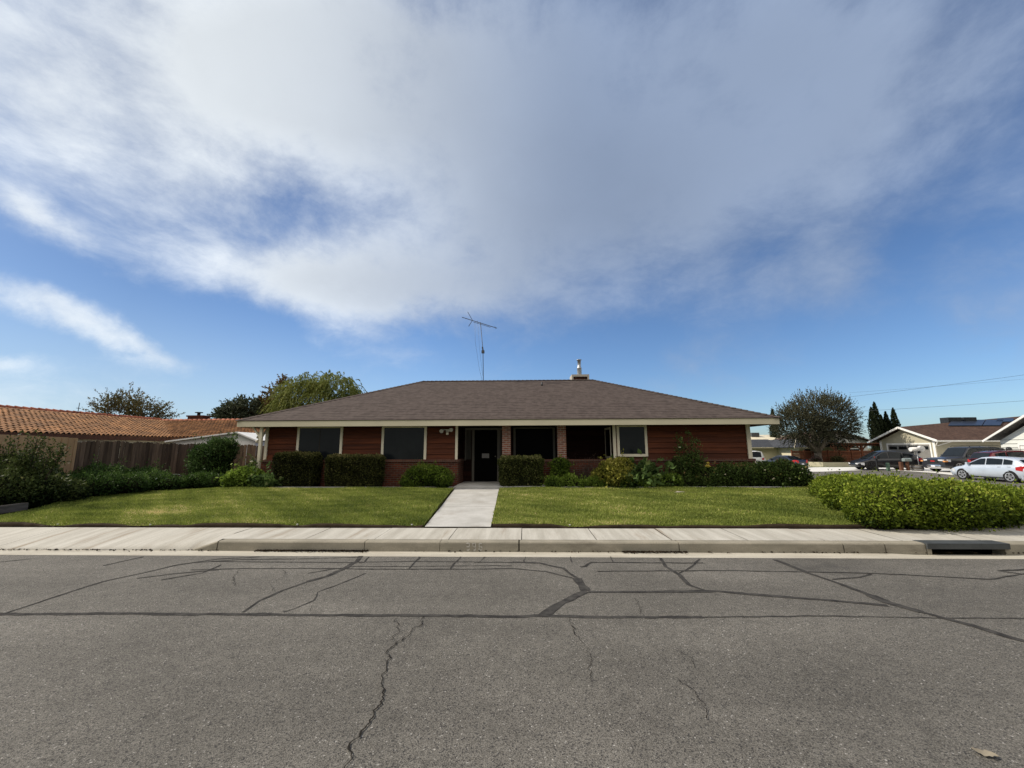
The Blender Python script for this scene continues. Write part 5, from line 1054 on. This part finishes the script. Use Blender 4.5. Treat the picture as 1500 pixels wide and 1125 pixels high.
    for s in (-1, 1):
        b = MB(); xm = sides[-1][1]-.12 if sides[-1][1] > sides[0][1] else .7; zb_ = interp(belt,xm)+.10; b.box(xm-.06,xm+.06,s*hwid*.90 if s>0 else s*hwid*.90-.19,s*hwid*.90+.19 if s>0 else s*hwid*.90,zb_-.06,zb_+.08); b.build('mirror', M[paint], R_, uv=False)
        for xa, xb in sides[:2]:
            b = MB(); xh = xa+.12; zz = interp(belt,xh)-.10; yy = s*(width(xh)*.975); b.box(xh-.09,xh+.09,min(yy,yy+s*.02),max(yy,yy+s*.02),zz-.015,zz+.015); b.build('door_handle', M[paint], R_, uv=False)
        b = MB(); b.box(front_axle-wb+wr*1.2,front_axle-wr*1.2,min(s*hwid*.93,s*(hwid*.93+.03)),max(s*hwid*.93,s*(hwid*.93+.03)),.18,.27); b.build('sill', M['trimblack'], R_, uv=False)
        # lamps wrap round the corners
        zt = interp(belt, L/2-.12); b = MB(); z0, z1 = zt-.24, zt-.06
        pts = [(L/2-.42,width(L/2-.42)*1.006),(L/2-.20,width(L/2-.2)*1.0),(L/2+.012,hwid*.74),(L/2+.03,hwid*.44)]
        b.grid([[(x,s*y,z0+.03*i) for i,(x,y) in enumerate(pts)],[(x,s*y,z1+(.0 if boxy else .05*(1-i/3))) for i,(x,y) in enumerate(pts)]][::s], False); hl = b.build('headlight', M['lampclear'], R_, uv=False)
        if front == 'grille': MB().box(L/2-.20,L/2+.02,min(s*hwid*.80,s*hwid*.99),max(s*hwid*.80,s*hwid*.99),z0,z0+.09).build('indicator', M['lampamber'], hl, uv=False)
        zt = interp(belt, -L/2+.12); b = MB(); z0, z1 = zt-.26, zt-.02
        pts = [(-L/2+.48,width(L/2-.48)*1.008),(-L/2+.22,width(L/2-.22)*1.008),(-L/2-.012,hwid*.76),(-L/2-.02,hwid*(.50 if tail=='wide' else .66))]
        b.grid([[(x,s*y,(z0+z1)/2-.10+.03*(i==0)) if i in (0,3) else (x,s*y,z0) for i,(x,y) in enumerate(pts)],[(x,s*y,z1+(.06 if i in (1,2) else -.02)) for i,(x,y) in enumerate(pts)]][::-s], False); b.build('taillight', M['lampred'], R_, uv=False)
    if front == 'grille':
        b = MB(); zt = interp(belt, L/2-.1); b.box(L/2-.02,L/2+.025,-hwid*.42,hwid*.42,zt-.27,zt-.05); g_ = b.build('grille', M['trimblack'], R_, uv=False)
        q = MB(); q.box(L/2+.026,L/2+.034,-.17,.17,zt-.20,zt-.12); q.build('badge', M['lampred'], g_, uv=False)
        MB().box(L/2+.03,L/2+.05,-.16,.16,.36,.47).build('licence_plate', M['plate'], R_, uv=False)
    else:
        MB().box(-L/2-.05,-L/2-.035,-.16,.16,.62 if boxy else .52,.73 if boxy else .63).build('licence_plate', M['plate'], R_, uv=False)
    if rack:
        for s in (-1,1):
            b = MB(); xs_ = [roof[1][0]+.15, roof[-2][0]-.15]; w = wside(0,zmax)*.88; b.tube([(xs_[0],s*w,zmax-.01),(xs_[0]+.12,s*w,zmax+.075),(xs_[1]-.12,s*w,zmax+.075),(xs_[1],s*w,zmax-.01)],.02,6); b.build('roof_rail', M['trimblack'], R_, uv=False)
        for x in (roof[1][0]+.7, roof[-2][0]-.5): b = MB(); w = wside(0,zmax)*.88; b.bar((x,-w,zmax+.085),(x,w,zmax+.085),.06,.03); b.build('roof_bar', M['trimblack'], R_, uv=False)
    return R_
Gf = G
# silver-blue hatchback parked along the street, tail towards us
car('parked_car', 'silver blue hatchback with red tail lamps nearest the corner shrub', 'car', (29.5,26.95,G(29.5,26.95)+.01), math.radians(90), 'carsilver', 4.36, 1.82, [(-2.18,.86),(-1.9,1.02),(-.9,.99),(.9,.93),(1.15,.92),(1.75,.80),(2.05,.70),(2.18,.58)], [(-2.10,1.00),(-1.65,1.34),(-1.1,1.43),(-.3,1.48),(.25,1.44),(1.25,.93)], 2.65, .325, 1.28, [(-1.50,-1.05),(-.98,-.12),(-.04,.98)])
car('pickup_suv', 'large charcoal sport utility vehicle facing left with chrome grille and roof bars', 'car', (34.85,34.0,G(34.0,34.0)+.04), math.radians(180), 'cargrey', 5.05, 2.0, [(-2.52,.98),(-2.3,1.14),(-1,1.14),(.85,1.12),(1.0,1.12),(2.0,1.06),(2.4,1.0),(2.52,.80)], [(-2.46,1.12),(-2.25,1.80),(-1.6,1.90),(.1,1.89),(.45,1.84),(1.08,1.12)], 2.95, .385, 1.55, [(-2.1,-1.15),(-1.05,-.18),(-.08,.85)], boxy=1.0, rack=True, front='grille')
car('parked_car', 'dark red sport utility vehicle with roof bars seen from behind, right of the charcoal one', 'car', (34.5,30.3,G(33.9,30.5)+.12), math.radians(-7), 'carred', 4.75, 1.86, [(-2.37,.98),(-2.1,1.10),(-.9,1.05),(.9,1.02),(1.1,1.0),(1.85,.93),(2.2,.82),(2.37,.66)], [(-2.33,1.06),(-1.95,1.55),(-1.3,1.66),(-.1,1.69),(.35,1.63),(1.25,1.0)], 2.74, .36, 1.42, [(-1.85,-1.25),(-1.15,-.15),(-.05,.95)], boxy=.5, rack=True)
car('parked_car', 'black electric crossover facing left in front of the beige garage', 'car', (31.6,37.6,G(31.6,37.6)+.02), math.radians(168), 'carblack', 4.75, 1.9, [(-2.37,.80),(-2.2,1.06),(-1.2,1.0),(.9,.95),(1.15,.93),(1.8,.82),(2.15,.70),(2.37,.52)], [(-2.3,1.08),(-1.5,1.42),(-.7,1.58),(.0,1.61),(.45,1.53),(1.55,.87)], 2.89, .36, 1.46, [(-1.7,-1.0),(-.92,.05),(.13,1.1)], rim='darkrim')
car('parked_car', 'white van like car half hidden behind the right house corner', 'car', (26.55,52,G(26.5,52)-.0), math.radians(180), 'carwhite', 5.0, 2.0, [(-2.5,.95),(-2.3,1.1),(-1,1.1),(.9,1.08),(1.1,1.08),(2.0,.98),(2.4,.9),(2.5,.7)], [(-2.44,1.1),(-2.2,1.78),(-1.6,1.88),(.1,1.87),(.45,1.8),(1.1,1.08)], 2.95, .37, 1.5, [(-2.05,-1.0),(-.95,-.15),(-.05,.85)], boxy=1.0)
car('parked_car', 'dark blue sedan with red tail lamps seen over the rose hedge', 'car', (28.3,46.5,G(28.3,46.5)-.14), math.radians(105), 'carnavy', 4.6, 1.8, [(-2.3,.78),(-2.15,.98),(-1.4,1.0),(.9,.92),(1.1,.92),(1.8,.82),(2.15,.7),(2.3,.55)], [(-1.75,.99),(-1.0,1.36),(-.4,1.42),(.15,1.40),(1.25,.92)], 2.7, .33, 1.35, [(-1.15,-.35),(-.28,.85)])

# ------------------------------------------------------------------ street furniture
def mailbox_body(b, w, h, l):
    pts = [(-w/2,0),(w/2,0),(w/2,h*.55)]+[(w/2*math.cos(t),h*.55+h*.45*math.sin(t)) for t in [math.pi*k/8 for k in range(1,8)]]+[(-w/2,h*.55)]
    return pts
def mailbox(name, label, loc, rz, bm, pm, ph, pw, w, h, l, twin=False):
    R_ = empty(name, loc, rz); tag(R_, label, 'mailbox'); MB().box(-pw/2,pw/2,-pw/2,pw/2,-.1,ph).build('post', M[pm], R_)
    b = MB(); pts = mailbox_body(b, w, h, l); f0 = [(-l/2,y,z+ph) for y,z in pts]; f1 = [(l/2,y,z+ph) for y,z in pts]; b.face(f0[::-1]); b.face(f1)
    for i in range(len(pts)): j=(i+1)%len(pts); b.face([f0[i],f0[j],f1[j],f1[i]])
    bx_ = b.build('box', M[bm], R_); MB().box(-.02,.02,w/2,w/2+.015,ph+h*.3,ph+h*.75).build('flag', M['lampred'], bx_)
    return R_
mailbox('mailbox', 'grey rounded mailbox on a brown timber post before the black car', (31.75,35.6,G(31.7,35.6)), 0.1, 'mail', 'post', .78, .16, .26, .26, .62)
MB().box(-.10,.10,-.10,.10,-.05,.72).build('x', M['post']); bpy.data.objects['x'].name = 'timber_post'; o_ = bpy.data.objects['timber_post']; o_.location = (31.32,35.7,G(31.3,35.7)); tag(o_, 'short brown timber post left of the grey mailbox', 'post')
mailbox('mailbox', 'black mailbox on a thin black post at the nose of the black car', (29.3,35.6,G(29.3,35.6)), 1.5, 'trimblack', 'trimblack', 1.02, .10, .22, .24, .5)
WB = empty('white_mailbox', (32.95,35.9,G(33,35.9))); tag(WB, 'white ornamental mailbox with round end on a slender pole beside the charcoal vehicle', 'mailbox')
b = MB(); b.tube([(0,0,0),(0,0,1.55)],.03,8); b.build('post', M['metal'], WB); b = MB(); b.tube([(-.5,0,1.75),(.38,0,1.78)],.17,12); b.tube([(.38,-.12,1.80),(.38,.12,1.80)],.24,14); b.build('box', M['white'], WB); b = MB(); b.tube([(-.40,-.05,1.52),(-.40,.05,1.52)],.10,10); b.tube([(.18,-.05,1.52),(.18,.05,1.52)],.10,10); b.build('wheel_ornament', M['darkmetal'], WB)
q = MB(); q.lathe([(0,.66),(.10,.66),(.13,.62),(.13,.05),(.15,.0),(0,0)],14); q = q.build('utility_pedestal', M['greenbox'], None, (30.15,35.6,G(30.1,35.6))); tag(q, 'small green utility pedestal beside the wheel of the black car', 'pedestal')
BR = empty('barrel_planter', (32.45,35.55,G(32.4,35.5))); tag(BR, 'half barrel planter with pale hoops in front of the charcoal vehicle', 'planter'); q = MB(); q.lathe([(0,.0),(.34,0),(.42,.2),(.44,.38),(.40,.46),(.37,.46),(.36,.40),(0,.40)],18); q.build('tub', M['timber'], BR); q = MB(); q.lathe([(.405,.10),(.43,.16)],18); q.lathe([(.452,.30),(.452,.36)],18); q.build('hoop', M['metal'], BR)
# bins by the pale pavement, wires overhead
def wire(label, p, q, sag, r=.016):
    p, q = Vector(p), Vector(q); b = MB(); b.tube([p.lerp(q,i/24)+Vector((0,0,-sag*4*(i/24)*(1-i/24))) for i in range(25)], r, 5); o = b.build('power_line', M['wire'], None, uv=False); tag(o, label, 'power line', 'power lines over the right houses')
wire('upper power line rising to the right above the brown roof', (45,58,8.6), (110,52,17.6), .5); wire('lower power line just above the cypress tops', (46,58,6.6), (110,52,11.2), .4)
wire('faint middle power line between the two others', (50,64,10.0), (120,62,16.2), .5, .010)
# ------------------------------------------------------------------ camera, sun, sky
PITCH = math.atan((658-562.5)/600); YAW = math.radians(1.7); ROLL = math.radians(.2)
cam = bpy.data.cameras.new('camera'); cam.sensor_width = 36; cam.lens = 36*600/1500; cam.clip_end = 6000; cam.clip_start = .05
co = bpy.data.objects.new('camera', cam); COL.objects.link(co); co.location = (0,0,1.6)
co.rotation_euler = (Matrix.Rotation(YAW,3,'Z') @ Matrix.Rotation(math.pi/2+PITCH,3,'X') @ Matrix.Rotation(-ROLL,3,'Z')).to_euler(); S.camera = co
SE, SAZ = math.radians(40), math.radians(-80)      # azimuth from +Y towards +X
sd = Vector((math.cos(SE)*math.sin(SAZ), math.cos(SE)*math.cos(SAZ), math.sin(SE)))
sun = bpy.data.lights.new('sun','SUN'); sun.energy = SUN_E; sun.angle = math.radians(.6); sun.color = (1.0,.91,.77)
so = bpy.data.objects.new('sun', sun); COL.objects.link(so); so.rotation_euler = sd.to_track_quat('Z','Y').to_euler()
Wd = bpy.data.worlds.new('World'); S.world = Wd; Wd.use_nodes = True; nt = Wd.node_tree; bg = nt.nodes['Background']; bg.inputs[1].default_value = .1
sky = N(nt,'ShaderNodeTexSky'); sky.sky_type = 'NISHITA'; sky.sun_disc = False; sky.sun_elevation = SE; sky.sun_rotation = SAZ; sky.altitude = 50; sky.air_density = 1.0; sky.dust_density = .6; sky.ozone_density = 1.6
tc = N(nt,'ShaderNodeTexCoord'); dirv = tc.outputs['Generated']
sp = N(nt,'ShaderNodeSeparateXYZ'); nt.links.new(dirv, sp.inputs[0])
def mth(op, a, b=None, c=None):
    n = N(nt,'ShaderNodeMath', operation=op)
    for i, v in enumerate((a,b,c)):
        if v is None: continue
        if isinstance(v,(int,float)): n.inputs[i].default_value = v
        else: nt.links.new(v, n.inputs[i])
    return n.outputs[0]
az = mth('ARCTAN2', sp.outputs[0], sp.outputs[1]); el = mth('ARCSINE', sp.outputs[2])
cmb = N(nt,'ShaderNodeCombineXYZ'); nt.links.new(az, cmb.inputs[0]); nt.links.new(el, cmb.inputs[1])
# planar cloud-layer coordinates for the texture of the clouds
zz = mth('ADD', mth('MAXIMUM', sp.outputs[2], 0.0), .22); pl = N(nt,'ShaderNodeCombineXYZ'); nt.links.new(mth('DIVIDE', sp.outputs[0], zz), pl.inputs[0]); nt.links.new(mth('DIVIDE', sp.outputs[1], zz), pl.inputs[1])
wn = N(nt,'ShaderNodeTexNoise', i_Scale=1.1, i_Detail=3.0); nt.links.new(pl.outputs[0], wn.inputs[0])
wv = N(nt,'ShaderNodeVectorMath', operation='MULTIPLY_ADD'); nt.links.new(wn.outputs['Color'], wv.inputs[0]); wv.inputs[1].default_value = (.55,.55,.55); nt.links.new(pl.outputs[0], wv.inputs[2])
n1 = N(nt,'ShaderNodeTexNoise', i_Scale=3.6, i_Detail=11.0, i_Roughness=.64); wd = N(nt,'ShaderNodeVectorMath', operation='MULTIPLY_ADD'); nt.links.new(wn.outputs['Color'], wd.inputs[0]); wd.inputs[1].default_value = (.22,.22,.22); sq = N(nt,'ShaderNodeVectorMath', operation='MULTIPLY'); nt.links.new(dirv, sq.inputs[0]); sq.inputs[1].default_value = (1.0,1.0,1.5); nt.links.new(sq.outputs[0], wd.inputs[2]); nt.links.new(wd.outputs[0], n1.inputs[0])
n2 = N(nt,'ShaderNodeTexNoise', i_Scale=.8, i_Detail=4.0, i_Roughness=.5); nt.links.new(wv.outputs[0], n2.inputs[0])
# large-scale cover over the dome, warped a little so that its edges are ragged
cw = N(nt,'ShaderNodeVectorMath', operation='MULTIPLY_ADD'); sb = N(nt,'ShaderNodeVectorMath', operation='SUBTRACT'); nn = N(nt,'ShaderNodeTexNoise', i_Scale=3.2, i_Detail=7.0, i_Roughness=.6); nt.links.new(dirv, nn.inputs[0]); nt.links.new(nn.outputs['Color'], sb.inputs[0]); sb.inputs[1].default_value = (.5,.5,.5); nt.links.new(sb.outputs[0], cw.inputs[0]); cw.inputs[1].default_value = (.26,.18,0); nt.links.new(cmb.outputs[0], cw.inputs[2])
tot = None
for a, e, ra, re, rot, w in CLOUDS:
    mp = N(nt,'ShaderNodeMapping', vector_type='TEXTURE'); mp.inputs[1].default_value = (a,e,0); mp.inputs[2].default_value = (0,0,rot); mp.inputs[3].default_value = (ra,re,1); nt.links.new(cw.outputs[0], mp.inputs[0])
    ln = N(nt,'ShaderNodeVectorMath', operation='LENGTH'); nt.links.new(mp.outputs[0], ln.inputs[0]); l2 = mth('MULTIPLY', ln.outputs[1], ln.outputs[1]); g = mth('MULTIPLY', mth('EXPONENT', mth('MULTIPLY', l2, -1.1)), w)
    tot = g if tot is None else mth('ADD', tot, g)
tot = mth('MINIMUM', tot, 1.25)
# unseen dome behind and beside the camera: bright cloud added as fill
back = ramp(nt, sp.outputs[1], .1, -.4); tot = mth('ADD', tot, mth('MULTIPLY', back, .95))
den = mth('ADD', tot, mth('MULTIPLY', mth('SUBTRACT', n1.outputs['Fac'], .5), 1.75)); den = mth('ADD', den, mth('MULTIPLY', mth('SUBTRACT', n2.outputs['Fac'], .5), .7))
cov = ramp(nt, den, .06, 1.18); cov = mth('MULTIPLY', cov, .90)
# cloud colour: bright towards the sun on the left, grey lilac on the right and where thick
sx_ = ramp(nt, az, -.85, .25)
ccol = mixc(nt, sx_, (8.9,9.4,9.7), (3.2,4.0,5.5))
bk = N(nt,'ShaderNodeMapRange', i_1=.12, i_2=.85, i_3=.22, i_4=1.55); bk.interpolation_type='SMOOTHSTEP'; nt.links.new(el, bk.inputs[0]); bcol = mixc(nt, 1.0, BACK_FILL, bk.outputs[0], 'MULTIPLY'); ccol = mixc(nt, back, ccol, bcol)  # back cloud boosted for fill, dimmed low in place of unseen houses
thick = ramp(nt, den, .75, 1.6); dk = N(nt,'ShaderNodeMapRange', i_3=1.06, i_4=.86); nt.links.new(thick, dk.inputs[0]); ccol = mixc(nt, 1.0, ccol, dk.outputs[0], 'MULTIPLY')
tx = N(nt,'ShaderNodeMapRange', i_1=.3, i_2=.7, i_3=.84, i_4=1.14); nt.links.new(n1.outputs['Fac'], tx.inputs[0]); ccol = mixc(nt, 1.0, ccol, tx.outputs[0], 'MULTIPLY')
skyc = mixc(nt, 1.0, sky.outputs[0], SKYMUL, 'MULTIPLY')
dkl = N(nt,'ShaderNodeMapRange', i_1=-.25, i_2=-.8, i_3=1.0, i_4=.70); nt.links.new(az, dkl.inputs[0]); skyc = mixc(nt, 1.0, skyc, dkl.outputs[0], 'MULTIPLY')
lw = N(nt,'ShaderNodeMapRange', i_1=.5, i_2=.08, i_3=1.0, i_4=1.16); nt.links.new(el, lw.inputs[0]); skyc = mixc(nt, 1.0, skyc, lw.outputs[0], 'MULTIPLY')
# pale haze low on the left
hz = mth('MULTIPLY', ramp(nt, el, .32, .02), ramp(nt, az, .2, -.9)); hz = mth('MULTIPLY', hz, .5); skyc = mixc(nt, hz, skyc, (5.6,7.0,8.2))
out = mixc(nt, cov, skyc, ccol); nt.links.new(out, bg.inputs[0])
S.view_settings.view_transform = 'Standard'; S.view_settings.look = 'None'; S.view_settings.exposure = 0; S.view_settings.gamma = 1
S.render.engine = 'CYCLES'; S.cycles.max_bounces = 6; S.cycles.transparent_max_bounces = 8
